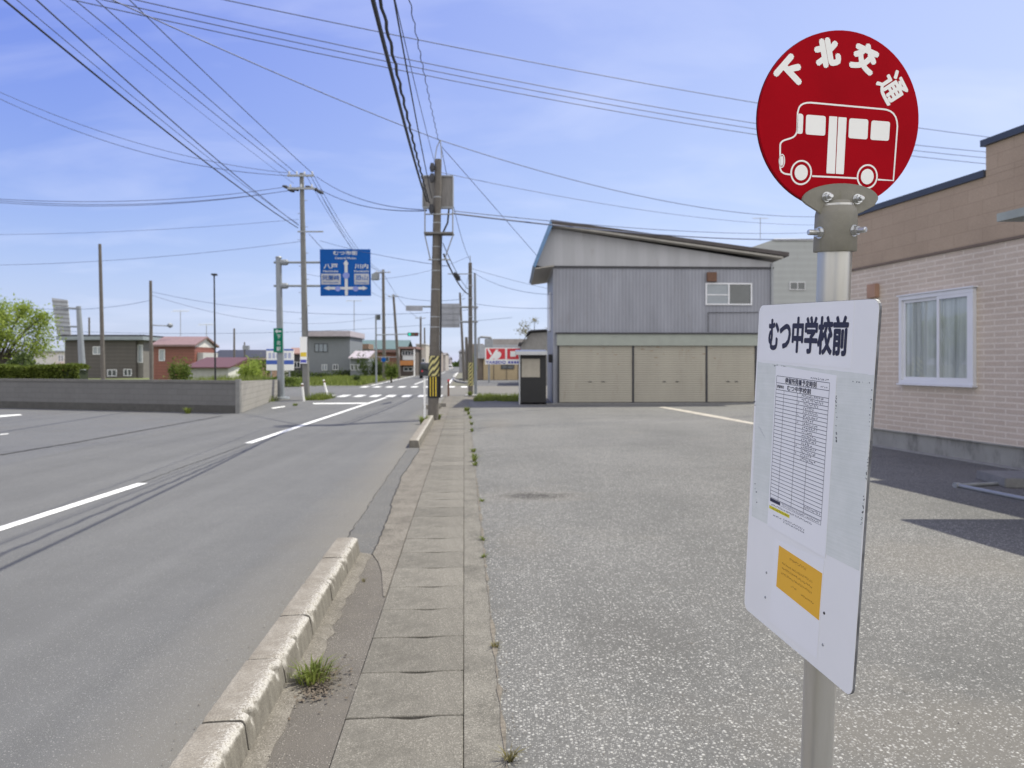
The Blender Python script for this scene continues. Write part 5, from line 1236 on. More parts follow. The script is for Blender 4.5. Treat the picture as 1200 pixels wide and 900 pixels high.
# big tuft by the kerb and weeds along the seam
g0 = G(366, 797); tuft(g0, .26, .115, 130, 'bright green grass tuft growing against the near kerb', 3, L_grass, .0042, None, 1.3)
tuft(g0 + Vector((.02, .02, 0)), .30, .06, 90, 'dry low weeds round the foot of the kerb grass tuft', 4, L_dry, .003, None, 1.6)
tuft(G(426, 682), .04, .04, 14, 'tiny weed in the gutter near the kerb end', 8, L_dry, .003)
seam = [(552.5, 498, .06, 'largest seam weed far up the lot edge, before the utility pole'), (556, 541, .06, 'seam weed level with the kerb gap, far up the lot edge'), (565, 588, .05, 'seam weed beside the dark hollow in the lot'), (566, 634, .05, 'low seam weed just beyond the kerb end level'), (567, 654, .045, 'pale seam weed level with the near kerb end'), (580, 760, .045, 'brownish weed in the lot seam level with the kerb grass'), (597, 893, .07, 'dark weed at the bottom edge in the lot seam')]
for i, (px, py, h_, lab) in enumerate(seam): p = G(px, py); tuft(p, .05 if py > 600 else .09, h_ if py > 560 else .14, 46, lab, 20 + i, L_grass if i < 5 else L_dry, .003 if py > 560 else .006, None, 1.4)
for i, (px, py, h_, lab) in enumerate(((496, 497, .30, 'grass growing on the road side of the far kerb row'), (512.5, 492, .22, 'grass tuft on the path side below the utility pole'), (551, 464.5, .35, 'grass at the foot of the striped far pole'), (547, 482, .2, 'weed in the seam level with the utility pole'), (346, 475.5, .12, 'small flat weed on the corner pavement by the tall pole'), (220, 484.5, .25, 'small weed at the foot of the dark block wall'))):
    p = G(px, py); tuft(p, .25, h_, 110, lab, 40 + i, L_grass, .010, None, 1.1)
rnd = random.Random(91)
for i, (px, py, h_) in enumerate(((551.3, 491, .16), (553.2, 506, .12), (554.8, 530, .10), (555.7, 536, .09), (556.6, 546, .09), (549, 486, .16))):
    tuft(G(px, py), .10, h_, 50, ('seam weed first in the far row, nearest the pole shade', 'seam weed in the far row just past the largest one', 'seam weed in the far row above the pale joint', 'small seam weed in the middle of the far row', 'seam weed at the near end of the far row', 'seam weed by the edge of the building shadow')[i] if False else 'small green weed in the far stretch of the lot seam', 120 + i, L_grass, .006, 'small weeds in the far stretch of the lot seam', 1.3)
b = MB()                                               # loose grit and crumbs of asphalt, too many to count
for _ in range(1500):
    v_ = 2.2 + 9 * rnd.random() ** 1.6; z_ = rnd.random()
    u_ = rnd.gauss(.19, .05) if z_ < .3 else rnd.gauss(-.86, .05) if z_ < .6 else rnd.uniform(.2, 3.5) if z_ < .8 else rnd.gauss(-1.22, .08)
    p = UV(u_, v_, .006); s_ = rnd.uniform(.0015, .006); q1 = [p + Vector((s_ * math.cos(a) * rnd.uniform(.6, 1.2), s_ * math.sin(a) * rnd.uniform(.6, 1.2), 0)) for a in (0, 1.26, 2.5, 3.8, 5.0)]; tp_ = p + Vector((0, 0, s_ * .9))
    for a, c in zip(q1, q1[1:] + q1[:1]): b.face([a, c, tp_])
tag(b.build('loose_grit', mat('grit stones', (0.20, 0.185, 0.165), .9, var=.5, scale=60)), kind='stuff')
# grassy patches too dense to count
def grass_patch(x0, x1, y0, y1, h, n, name, seed, w=.02, z=0.0, fn=None, m=L_grass):
    rnd = random.Random(seed); b = MB()
    for _ in range(n):
        x, y = rnd.uniform(x0, x1), rnd.uniform(y0, y1)
        if fn and not fn(x, y): continue
        p = Vector((x, y, z)); a = rnd.uniform(0, 6.28); d = Vector((math.cos(a), math.sin(a), 0)); L = h * rnd.uniform(.35, 1.1); s = Vector((-d.y, d.x, 0)) * w
        b.face([p - s, p + s, p + d * L * .5 + Vector((0, 0, L))])
    return tag(b.build(name, m), kind='stuff')
def lump(seed):
    r = random.Random(seed); c = [(r.uniform(0, 1), r.uniform(0, 1)) for _ in range(9)]
    return c
ga = G(560, 473); gb_ = G(607, 467)
grass_patch(-1.75, .95, 32.4, 37.4, .26, 2600, 'grass', 51, .02, 0, lambda x, y: math.sin(x * 3.1 + y) + math.sin(y * 2.3) > -0.9)
grass_patch(X(283, 32), X(325, 33), 27.2, 33.5, .32, 1500, 'grass', 52, .02, 0, lambda x, y: -0.15 < (x - (w1.x + (w2.x - w1.x) * (y - w1.y) / (w2.y - w1.y))) - .15 < 0.75)
grass_patch(X(362, 34.5), X(384, 34.5), 33.6, 36, .35, 600, 'grass', 53, .02)
grass_patch(X(300, 62), X(463, 62), 57.5, 92, .45, 9000, 'grass', 54, .06, 0, lambda x, y: x < RS * y - 8.2)
grass_patch(X(285, 60), X(345, 60), 46, 56, .9, 2500, 'grass', 55, .05, 0, lambda x, y: x < RS * y - 11)
b = MB(); b.face([UV(-8.3, 57, -0.003), UV(-8.3, 96, -0.003), (-60, 96, -0.003), (-60, 57, -0.003)]); structure(b, 'verge', mat('verge soil', (0.11, 0.13, 0.04), .95, var=.3, scale=1))
# hedge behind the wall
rnd = random.Random(60); Dhg = 30.5
hx0, hx1 = X(-40, Dhg), X(91, Dhg)
o = thing('hedge', 'clipped dark green hedge behind the left end of the block wall', 'hedge', (hx1, Dhg, 0))
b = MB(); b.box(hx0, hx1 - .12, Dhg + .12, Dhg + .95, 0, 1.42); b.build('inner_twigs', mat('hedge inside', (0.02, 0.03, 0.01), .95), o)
b = MB(); hz = Zp(429.5, Dhg)
def hp():
    f = rnd.random(); x = rnd.uniform(hx0, hx1); bmp_ = .07 * math.sin(x * 1.9) + .05 * math.sin(x * 4.3)
    if f < .6: return Vector((x, Dhg + bmp_ + rnd.uniform(-.04, .14), rnd.uniform(.6, hz)))
    return Vector((x, Dhg + rnd.uniform(0, 1), hz + bmp_ * .6 + rnd.uniform(-.12, .06)))
leaves(b, hp, 9000, .04, .10, rnd); b.build('foliage', L_hedge, o)
tree((X(-4, 40), 40, 0), 5.2, 2.7, 'light green spreading tree behind the hedge at the left edge', L_tree, 70, .30, 34, 13000, (.05, .11))
tree((X(20, 33), 33, 0), 2.45, 1.2, 'dark low rounded bush between hedge and light green tree', L_dark, 71, .2, 14, 2600, (.05, .11), 'bush')
shrub((X(210, 36), 36, 0), .85, .7, 1.75, 'bright green shrub showing over the wall before the red house', L_bush, 72, 2600, (.04, .09))
shrub((X(297, 58), 58, 0), 1.4, 1.2, 1.75, 'pale green bush beside the white billboard', L_tree, 73, 2600, (.06, .13))
shrub((X(322, 54), 54, 0), 2.1, .8, .8, 'low green scrub under the white billboard', L_bush, 74, 1600, (.06, .12))
shrub((X(304, 70), 70, 0), 1.0, 1.0, 2.2, 'taller dull green bush left of the billboard', L_bush, 75, 1600, (.06, .14))
shrub((X(437, 88), 88, 0), 1.8, 1.2, 2.6, 'dark green shrub below the grey house annex', L_dark, 76, 2000, (.08, .18))
o = shrub((X(458.5, 66), 66, .55), .62, .62, 1.05, 'small round clipped shrub at the far crossing corner', L_bush, 77, 4200, (.05, .10))
b = MB(); b.tube((X(458.5, 66), 66, 0), (X(458.5, 66), 66, .8), .09, .07, 8); b.build('trunk', M_bark, o)
shrub((X(416, 64), 64, 0), .5, .5, .7, 'small dark bush in the grass verge below the grey house', L_dark, 78, 500, (.05, .1))
shrub((X(388, 92), 92, 0), 6.5, .8, .95, 'long low scrub line at the foot of the grey house', L_dark, 79, 2600, (.08, .18))
shrub((X(553.5, 60), 60, 0), .35, .8, 2.6, 'tall narrow green shrub behind the striped far pole', L_bush, 80, 900, (.05, .1))
tree((X(628, 70), 70, 0), 6.05, 1.9, 'bare pale tree crown rising behind the grey barn', L_dry, 81, .5, 16, 1600, (.05, .12))
rnd = random.Random(82); b = MB()
def far_pt():
    x = rnd.uniform(-330, 90); return Vector((x, 480 + rnd.uniform(-12, 12), rnd.random() ** 1.4 * (5.5 + 2.6 * math.sin(x * .05) + 1.6 * math.sin(x * .17))))
leaves(b, far_pt, 9000, .9, 2.2, rnd); tag(b.build('distant_woods', L_dark), kind='stuff')

# ------------------------------------------------------------------ DISTANT HOUSES
def block(par, px0, px1, D, depth, z1, m, name='wall', z0=0.0, sink=0.0):
    b = MB(); b.box(X(px0, D), X(px1, D), D, D + depth, z0 - sink, z1); return b.build(name, m, par)
def slab(par, px0, px1, D, d0, d1, z0, z1, m, name='roof'): b = MB(); b.box(X(px0, D), X(px1, D), D - d0, D + d1, z0, z1); return b.build(name, m, par)
def gable_x(par, px0, px1, D, depth, ze, zr, m, over=.4, name='roof', t=.18):
    """ridge runs left-right"""
    x0, x1 = X(px0, D), X(px1, D); ym = D + depth / 2; b = MB()
    b.prism([(x0, D - over, ze), (x0, ym, zr), (x0, D + depth + over, ze), (x0, D + depth + over, ze - t), (x0, ym, zr - t), (x0, D - over, ze - t)], (x1 - x0, 0, 0)); return b.build(name, m, par)
# brown flat block house
D = 88; o = thing('house', 'dark brown flat-roofed block house behind the wall, left', 'house', (X(120, D), D, 0))
block(o, 76, 159, D, 6, Zp(399, D), ribbed('dark brown siding', (0.085, 0.075, 0.07), 'Z', .45, .2, .85))
block(o, 159.1, 168, D + .5, 5, Zp(399, D), mat('grey brown render', (0.15, 0.14, 0.135), .8), 'side_bay')
slab(o, 71, 172, D, .9, 6.5, Zp(398.6, D), Zp(394.5, D), mat('grey roof fascia', (0.22, 0.25, 0.28), .6), 'roof'); slab(o, 72, 171, D, .7, 6.3, Zp(394.4, D), Zp(392.5, D), M_dark, 'roof_edge')
win_flat(o, 109, 120, 406, 415.5, D, 2, M_frame, M_glass2); win_flat(o, 126, 137, 433, 441, D, 2, M_frame, M_glass); win_flat(o, 145, 154.5, 432.5, 440.5, D, 2, M_frame, M_glass); win_flat(o, 161.5, 167.5, 404, 425, D + .5, 1, M_frame, M_glass2)
D = 112; o = thing('house', 'small white house half hidden behind the light green tree', 'house', (X(61, D), D, 0))
block(o, 40, 76, D, 8, Zp(411, D), mat('white render', (0.55, 0.54, 0.52), .8)); gable_x(o, 38, 77, D, 8, Zp(411, D), Zp(403, D), mat('grey tin roof', (0.25, 0.28, 0.30), .5)); win_flat(o, 68, 75, 416, 424, D, 2, M_frame, M_glass2)
slab(o, 63, 76, D, 1.2, -.001, 0, Zp(427, D), mat('orange shed panel', (0.42, 0.17, 0.09), .7), 'lean_to')
# red house
D = 72; o = thing('house', 'brick red two-storey house with pink metal roof behind the wall', 'house', (X(205, D), D, 0))
block(o, 180, 228, D, 5, Zp(404, D), ribbed('red brown siding', (0.21, 0.075, 0.055), 'Z', .3, .2, .85)); 
x1 = X(228, D); b = MB(); b.prism([(x1 + .02, D + .05, Zp(404, D) - .2), (x1 + .02, D + 4.95, Zp(404, D) - .2), (x1 + .02, D + 2.5, Zp(394.2, D) - .1)], (-.3, 0, 0)); b.build('gable', mat('white gable boards', (0.55, 0.53, 0.52), .7), o)
gable_x(o, 178.5, 231, D, 5, Zp(404, D), Zp(393.0, D) - .02, mat('pink roof metal', (0.20, 0.13, 0.13), .65), .5)
win_flat(o, 186.5, 193.5, 409.5, 423, D, 1, M_frame, M_glass2)
b = MB(); b.box(x1 + .002, x1 + .6, D + .6, D + 4.2, Zp(424, D), Zp(413, D)); b.build('balcony', mat('balcony grey', (0.42, 0.41, 0.42), .6), o)
D = 62; o = thing('annex', 'low pale annex with dark red lean-to roof right of the red house', 'house', (X(250, D), D, 0))
block(o, 220, 267, D, 4, Zp(431, D), mat('pale grey render', (0.36, 0.36, 0.36), .8)); b = MB(); b.prism([(X(217, D), D - .4, Zp(431.5, D)), (X(217, D), D - .4, Zp(430.2, D)), (X(217, D), D + 4.3, Zp(419.5, D) + .1), (X(217, D), D + 4.3, Zp(421, D))], (X(271, D) - X(217, D), 0, 0)); b.build('roof', mat('dark red roof', (0.095, 0.04, 0.045), .65), o)
x1 = X(267, D); b = MB(); b.box(x1 - .05, x1 + .02, D + .02, D + 3.9, .0, Zp(430, D)); b.build('end_wall', mat('white render', (0.55, 0.54, 0.52), .8), o)
D = 90; o = thing('house', 'low brown house with shallow roof between red annex and billboard', 'house', (X(290, D), D, 0))
block(o, 274, 306, D, 6, Zp(422, D), mat('brown boards', (0.22, 0.14, 0.11), .8)); slab(o, 272, 308, D, .6, 6.4, Zp(422, D) + .01, Zp(419.5, D), mat('greyed red roof', (0.26, 0.19, 0.18), .6)); win_flat(o, 288, 300, 432, 437, D, 2, M_greywhite, M_glass)
D = 120; o = thing('house', 'dark distant roof peeking above the bushes left of the billboard', 'house', (X(300, D), D, 0))
block(o, 250, 312, D, 8, Zp(419, D), mat('grey brown render', (0.15, 0.14, 0.135), .8)); gable_x(o, 246, 316, D, 8, Zp(419, D), Zp(409.5, D), M_dark); win_flat(o, 262, 270, 421, 426, D)
# grey house
D = 95; o = thing('house', 'plain dark grey two-storey house with lavender roof edge', 'house', (X(385, D), D, 0)); gw = mat('slate grey siding', (0.165, 0.18, 0.20), .7, var=.05)
block(o, 361, 410, D, 8, Zp(394.5, D), gw); slab(o, 360, 412, D, .8, 8.5, Zp(394.3, D), Zp(388, D), mat('lavender roof metal', (0.37, 0.33, 0.36), .5)); slab(o, 360.2, 411.8, D, .75, 8.4, Zp(395.6, D), Zp(394.4, D), M_dark, 'fascia')
win_flat(o, 368.5, 384, 402.5, 412.5, D, 3, M_dark, M_glass2); win_flat(o, 377, 383.5, 427, 434, D, 2, M_greywhite, M_glass2); win_flat(o, 390, 396.5, 427, 433.5, D, 2, M_greywhite, M_glass)
D = 91; o = thing('annex', 'single-storey grey annex with pale roof and row of windows, right of the grey house', 'house', (X(418, D), D, 0))
block(o, 410.5, 431, D, 3.9, Zp(420, D), gw); b = MB(); b.prism([(X(409, D), D - .5, Zp(420.5, D)), (X(409, D), D - .5, Zp(419.2, D)), (X(409, D), D + 3.6, Zp(410.5, D)), (X(409, D), D + 3.6, Zp(412, D))], (X(433, D) - X(409, D), 0, 0)); b.build('roof', mat('lavender roof metal', (0.37, 0.33, 0.36), .5), o)
for k in range(4): win_flat(o, 402.5 + 8.5 + k * 4.6, 406 + 8.5 + k * 4.6, 427, 434, D, 1, M_greywhite, M_glass)
D = 104; o = thing('house', 'dark house with rusty roof between billboard and grey house', 'house', (X(352, D), D, 0))
block(o, 338, 362, D, 5, Zp(415, D), mat('charcoal boards', (0.06, 0.06, 0.065), .8)); gable_x(o, 336, 363, D, 5, Zp(414, D), Zp(407, D), mat('rusty roof', (0.26, 0.16, 0.13), .6)); win_flat(o, 344, 352, 424, 431, D)
# green-roof house and neighbours
D = 130; o = thing('house', 'large house with teal green metal roof behind the signal pole', 'house', (X(440, D), D, 0))
block(o, 413, 474, D, 9, Zp(408.5, D), mat('cream boards', (0.35, 0.31, 0.26), .8)); gable_x(o, 411, 477, D, 9, Zp(409, D), Zp(397.5, D), mat('teal roof metal', (0.085, 0.135, 0.135), .6)); win_flat(o, 420, 430, 412, 418, D); win_flat(o, 440, 448, 412, 418, D)
slab(o, 411, 432, D - 15, 0, 4, Zp(409, D - 15), Zp(403, D - 15), mat('wooden balcony', (0.20, 0.14, 0.10), .8), 'balcony')
D = 112; o = thing('house', 'brick brown house with tin porch left of the orange balcony house', 'house', (X(455, D), D, 0))
block(o, 441, 468, D, 7, Zp(413, D), mat('brick brown boards', (0.25, 0.13, 0.09), .8)); slab(o, 438, 470, D, .7, 7.3, Zp(413, D) + .01, Zp(410, D), mat('rusty brown roof', (0.22, 0.13, 0.11), .6)); win_flat(o, 447, 456, 418, 424, D, 2, M_greywhite, M_glass); win_flat(o, 446, 452, 430, 436, D, 2, M_greywhite, M_glass)
D = 106; o = thing('house', 'two-storey house with orange balcony front beside the far road', 'house', (X(478, D), D, 0))
block(o, 469, 487, D, 7, Zp(409, D), mat('dark timber', (0.09, 0.075, 0.065), .8)); slab(o, 466, 489, D, 1.2, 7.3, Zp(409, D) + .01, Zp(406.5, D), mat('rusty brown roof', (0.22, 0.13, 0.11), .6))
slab(o, 470, 486.5, D, .9, -.001, Zp(428, D), Zp(422.5, D), mat('orange balcony', (0.46, 0.19, 0.06), .7), 'balcony'); slab(o, 473, 486, D, .95, -.901, Zp(422, D), Zp(417, D), M_greywhite, 'laundry_screen')
for px in (468.6, 486.6): b = MB(); b.tube((X(px, D), D - 1.0, 0), (X(px, D), D - 1.0, Zp(409, D)), .1, None, 6); b.build('porch_post', M_signwhite, o)
win_flat(o, 471, 485, 410.5, 416.5, D, 4, M_greywhite, M_glass); win_flat(o, 473, 484, 430, 435, D, 2, M_greywhite, M_glass)
D = 125; o = thing('house', 'narrow beige block beyond the orange balcony house', 'house', (X(492, D), D, 0))
block(o, 487.5, 499, D, 10, Zp(404, D), mat('beige render', (0.40, 0.37, 0.33), .8)); slab(o, 487, 499.6, D, .4, 10.2, Zp(404, D) + .01, Zp(402.8, D), M_greywhite); win_flat(o, 489, 493, 409, 414, D, 1); win_flat(o, 494, 498, 420, 425, D, 1)
for i, (px0, px1, pt_, D, c_, lab) in enumerate(((512, 522, 416, 190, (0.33, 0.30, 0.28), 'tiny pale house far down the left of the road'), (518, 527, 421, 260, (0.24, 0.22, 0.24), 'tiny grey house farthest down the road'), (538, 549, 412, 150, (0.25, 0.25, 0.27), 'tiny grey house far down the right of the road'), (503, 514, 413, 160, (0.30, 0.25, 0.22), 'tiny tan house just behind the striped pole'))):
    o = thing('house', lab, 'house', (X(px0, D), D, 0)); block(o, px0, px1, D, 10, Zp(pt_, D), mat('far wall %d' % i, c_, .8)); gable_x(o, px0 - .5, px1 + .5, D, 10, Zp(pt_, D), Zp(pt_ - 3, D), mat('far roof %d' % i, tuple(x * .5 for x in c_), .6)); win_flat(o, px0 + 2, px0 + 5, pt_ + 3, pt_ + 6, D, 1)

# shop with red sign
D = 78; sh_o = thing('shop_building', 'tan single-storey shop with grey fascia behind the red sign', 'building', (X(590, D), D, 0))
ty = mat('yellow tan wall', (0.42, 0.33, 0.20), .7, var=.06)
block(sh_o, 566.5, 640, D, 10, Zp(420, D), ty); slab(sh_o, 560, 640, D, .3, 10.2, Zp(420, D) + .01, Zp(404, D), mat('grey fascia', (0.36, 0.37, 0.39), .6), 'fascia'); slab(sh_o, 577, 640, D, -.5, 9, Zp(404, D) + .011, Zp(397, D), mat('taupe parapet', (0.27, 0.25, 0.235), .7), 'parapet')
slab(sh_o, 548.5, 566, D + 2, 0, 8, 0, Zp(403, D + 2), mat('brown side wing', (0.24, 0.20, 0.165), .8), 'wing')
for px in (578.5, 593.5, 607): slab(sh_o, px - .25, px + .25, D, .06, -.001, 0, Zp(427, D), M_dark, 'wall_joint')
win_flat(sh_o, 587, 602.5, 427.5, 432.5, D, 2, M_dark, M_glass)
slab(sh_o, 552, 567, D, 1.5, -.001, Zp(417, D), Zp(396.5, D), M_greywhite, 'roof_hood') if False else None
b = MB(); b.path([(X(561, D - 6), D - 6, Zp(413, D - 6)), (X(561, D - 6), D - 6, Zp(396, D - 6)), (X(564, D - 6), D - 6, Zp(394.8, D - 6)), (X(575, D - 6), D - 6, Zp(395.6, D - 6)), (X(576.3, D - 6), D - 6, Zp(398, D - 6)), (X(576.3, D - 6), D - 6, Zp(413, D - 6))], .12, 8); b.box(X(568, D - 6), X(576, D - 6), D - 6.1, D - 6, Zp(407, D - 6), Zp(397, D - 6)); b.build('entrance_hood', M_galv, sh_o)
Dn = 66; sg = thing('shop_sign', 'red and white shop sign with blue lettering behind the black booth', 'shop sign', (X(600, Dn), Dn, 0))
b = MB(); b.box(X(568.5, Dn), X(633, Dn), Dn - .1, Dn, Zp(427, Dn), Zp(407.5, Dn)); pn = b.build('panel', M_signwhite, sg)
b = MB()
for a, c in ((569.8, 592), (594.2, 618)): b.box(X(a, Dn), X(c, Dn), Dn - .105, Dn - .101, Zp(421, Dn), Zp(408.5, Dn))
b.build('red_field', M_shopred, pn)
b = MB(); yq = Dn - .108
def ep(cx, cy, rx_, ry_, tilt=0.0): 
    pts = []
    for i in range(24):
        t = 2 * math.pi * i / 24; x = rx_ * math.cos(t); y = ry_ * math.sin(t); pts.append(P(cx + x * math.cos(tilt) - y * math.sin(tilt), cy + x * math.sin(tilt) + y * math.cos(tilt), yq))
    b.face(pts)
ep(582.5, 416.5, 5.4, 4.0, -.7); b.face([P(573, 421, yq - .002), P(577.5, 421, yq - .002), P(584, 410, yq - .002), P(581.5, 409.5, yq - .002)]); b.face([P(571, 409, yq), P(573.2, 409, yq), P(576.5, 415, yq), P(575, 416.5, yq)])
b.face([P(598, 411.5, yq), P(614, 411.5, yq), P(614, 418, yq), P(598, 418, yq)]); b.build('emblem', M_signwhite, pn)
b = MB(); b.box(X(604.5, Dn), X(607.5, Dn), yq - .01, yq - .004, Zp(418, Dn), Zp(411.5, Dn)); b.build('red_bar', M_shopred, pn)
b = MB(); O = P(581, 424.6, yq); text_into(b, 'YAREDO', lambda x, y: O + Vector((x, 0, y)), X(593, Dn) - X(569.5, Dn), Zp(422.8, Dn) - Zp(426.4, Dn), .03, step=0.0004)
for k in range(6): b.box(X(595.5 + k * 3.4, Dn), X(598 + k * 3.4, Dn), yq, yq + .003, Zp(426, Dn), Zp(423.2, Dn))
b.build('lettering', M_inkblue, pn)
for px in (573, 628): b = MB(); b.tube((X(px, Dn), Dn + .08, 0), (X(px, Dn), Dn + .08, Zp(409, Dn)), .09, None, 8); b.build('leg', M_galv, sg)
# grey barn peeping out left of the garage
D = 58; o = thing('barn', 'grey barn with kinked dark roof edge just left of the garage', 'building', (X(630, D), D, 0))
b = MB(); pts = [(608, 403), (612, 403), (616, 396), (619, 390), (622, 388.5), (660, 386)]; wall = [Vector((X(611, D), D, 0)), Vector((X(660, D), D, 0)), P(660, 388, D), P(622, 390, D), P(616, 398, D), P(611, 403.5, D)]
b.prism(wall, (0, 8, 0)); b.build('wall', mat('barn grey', (0.24, 0.235, 0.225), .8), o)
b = MB(); 
for (a, c) in zip(pts, pts[1:]): p, q_ = P(a[0], a[1], D - .4), P(c[0], c[1], D - .4); b.prism([p, q_, q_ + Vector((0, 0, .12)), p + Vector((0, 0, .12))], (0, 8.8, 0))
b.build('roof', M_dark, o)

# ------------------------------------------------------------------ VEHICLES far off
def car(loc, rz, L, w, h, col, name, label, van=False):
    o = thing(name, label, 'van' if van else 'car', loc); m = mat(name + ' paint', col, .3)
    side = [(-.5, .16), (-.5, .5), (-.46, .58), (-.40, .95), (-.34, 1.0), (.10 if not van else .28, 1.0), (.28 if not van else .40, .62), (.46, .55), (.5, .42), (.5, .16)]
    b = MB(); b.prism([Vector((-w / 2, x * L, z * h)) for x, z in side], (w, 0, 0)); bo = b.build('body', m, None, False, .04)
    b = MB(); b.prism([Vector((-w / 2 - .005, x * L, z * h)) for x, z in ((-.41, .62), (-.36, .92), (.08 if not van else .26, .92), (.22 if not van else .36, .62))], (w + .01, 0, 0)); gl = b.build('side_window', M_glass)
    b = MB(); b.box(-w * .42, w * .42, -L * .475, -L * .40, h * .6, h * .9); rw = b.build('rear_window', M_glass)
    parts = [bo, gl, rw]
    for sx_ in (-1, 1):
        for fy in (-.32, .32): b = MB(); b.path([Vector((sx_ * w * .5 - .1, fy * L, .31)), Vector((sx_ * w * .5 + .1 - .1 * (sx_ > 0), fy * L, .31))], [.31, .31], 14); parts.append(b.build('wheel', M_black))
        b = MB(); b.box(sx_ * w * .36 - .1, sx_ * w * .36 + .1, -L * .5 - .02, -L * .49, h * .42, h * .52); parts.append(b.build('tail_light', M_shopred))
    for p in parts: p.parent = o
    o.rotation_euler.z = rz
car((X(502, 88), 88, 0), .06, 4.3, 1.7, 1.85, (0.03, 0.032, 0.038), 'parked_van', 'dark van seen from behind on the far road, left of the striped pole', True)
car((X(561.5, 92), 92, 0), .1, 4.3, 1.7, 1.4, (0.7, 0.71, 0.72), 'parked_car', 'white car standing left of the tan shop')
car((X(527, 210), 210, 0), .06, 4.2, 1.7, 1.5, (0.6, 0.61, 0.62), 'parked_car', 'tiny pale car far down the straight road')
# far corner kerb with low island
b = MB(); pts = [G(546, 449.5), G(536, 448), G(531, 445.5), G(530.5, 442), G(533, 438)]
for p, q_ in zip(pts, pts[1:]):
    d_ = (q_ - p); s = Vector((-d_.y, d_.x, 0)).normalized() * -.22; b.prism([p, q_, q_ + s, p + s], (0, 0, .14))
single(b, 'corner_kerb', M_palec, pts[0], 'pale curved kerb rounding the far right street corner', 'kerb')
b = MB(); b.prism([G(545, 464.6), G(607, 464.6), G(607, 463.2), G(545, 463.2)], (0, 0, .05)); single(b, 'edge_kerb', M_palec, G(576, 464), 'low pale concrete kerb where the lot meets the cross street', 'kerb')

# ------------------------------------------------------------------ OVERHEAD WIRES
def wire(p0, p1, sag, r, label, group=None, m=M_wire, n=26, ext=0.0, twist=0.0, cat='wire'):
    p0, p1 = Vector(p0), Vector(p1); pts = []
    for i in range(n + 1):
        t = i / n; p = p0.lerp(p1, t); p.z -= 4 * sag * t * (1 - t)
        if twist: p += Vector((twist * math.sin(i * 1.7), 0, twist * math.cos(i * 1.7)))
        pts.append(p - p0)
    b = MB(); b.path(pts, r * 0.85, 6); o = b.build('overhead_wire', m, None, True); o.location = p0
    return tag(o, label, cat, group)
def reach(p, q, D, sag=0.0):
    e = p + (q - p) * ((D - p.y) / (q.y - p.y)); t = (q.y - p.y) / (e.y - p.y); e.z += 4 * sag * (1 - t); return e
LW = 'overhead wires from the tall grey pole towards the upper left'
for (pt_, top_, zt_, r_, sg_, lab) in (((349, 267), (5, 0), 7.4, .022, .55, 'thick sagging wire, lowest of those running to the upper left corner'), ((350, 264), (43, 0), 7.6, .018, .45, 'second sagging wire inward from the upper left corner'), ((340, 203), (88, 0), 10.2, .016, .25, 'wire from the tall pole top to the upper left, left of its pair'), ((347, 203), (113, 0), 10.2, .016, .25, 'wire from the tall pole top to the upper left, right of its pair'), ((367, 204), (152, 0), 10.2, .017, .25, 'steepest wire leaving the tall pole top towards the upper left'), ((349, 262), (20, 0), 7.5, .009, .5, 'hair-thin wire between the two sagging ones at upper left'), ((344, 215), (70, 0), 9.9, .008, .3, 'faintest hair-thin wire at upper left')):
    p = P(pt_[0], pt_[1], Dl); D_t = F * (zt_ - H) / PY0; q_ = P(top_[0], top_[1], D_t); e = reach(p, q_, -6, sg_)
    wire(p, e, sg_, r_, lab, LW, M_wire2 if r_ < .02 else M_wire)
HL = 'wires crossing from the left edge to the tall grey pole'
for (a, D_a, c, sg_, r_, lab) in (((-60, 80), 30, (341, 203), .75, .014, 'upper wire of the bundle from the left edge to the tall pole top'), ((-60, 86), 30, (344, 206), .95, .016, 'lower wire of the bundle from the left edge to the tall pole top'), ((-60, 229), 30, (335, 219), .45, .015, 'upper of the level wires from the left edge to the insulators'), ((-60, 230), 31, (341, 223), .50, .015, 'middle of the level wires from the left edge to the insulators'), ((-60, 232), 32, (346, 222), .55, .015, 'lowest of the level wires from the left edge to the insulators'), ((-60, 275), 34, (350, 257), .2, .009, 'hair-thin wire slightly rising to the tall pole from the left edge'), ((-60, 311), 38, (352, 283), .3, .011, 'single wire below the level bundle reaching the tall pole')):
    wire(P(a[0], a[1], D_a), P(c[0], c[1], Dl), sg_, r_, lab, HL, M_wire2)
# towards the centre pole and on to the right
mtop = P(515, 164, Dm)
wire(P(371, 207, Dl), P(500, 246, Dm + .2), .35, .016, 'upper wire between the tall grey pole and the brown pole', None, M_wire2)
wire(P(375, 222, Dl), P(500, 247, Dm + .2), .3, .018, 'lower wire between the tall grey pole and the brown pole', None, M_wire2)
wire(P(530, 250, Dm), P(1010, 276, 50), .5, .03, 'thick blue-grey cable from the brown pole towards the garage roof', None, M_wire2)
wire(P(530, 247, Dm), P(1010, 268, 52), .5, .015, 'thin cable just above the thick one towards the garage roof', None, M_wire2)
wire(mtop, P(1010, 251, 40), .9, .015, 'wire from the brown pole top passing behind the red disc', None, M_wire2)
wire(P(516, 202, Dm), P(1010, 262, 44), .6, .010, 'thin wire below the brown pole top passing right', None, M_wire2)
wire(P(516, 170, Dm), P(640, 312, 34), .0, .012, 'straight stay wire slanting from the brown pole top to the garage', None, M_wire2)
e = reach(mtop, P(132, 0, 13.5), 4, .35); wire(mtop, e, .35, .014, 'long wire from the brown pole top to the top left edge', None, M_wire2)
wire(P(525, 312, Dm), P(375, 282, Dl), .1, .010, 'wire sloping from the tall pole down behind the brown pole', None, M_wire2)
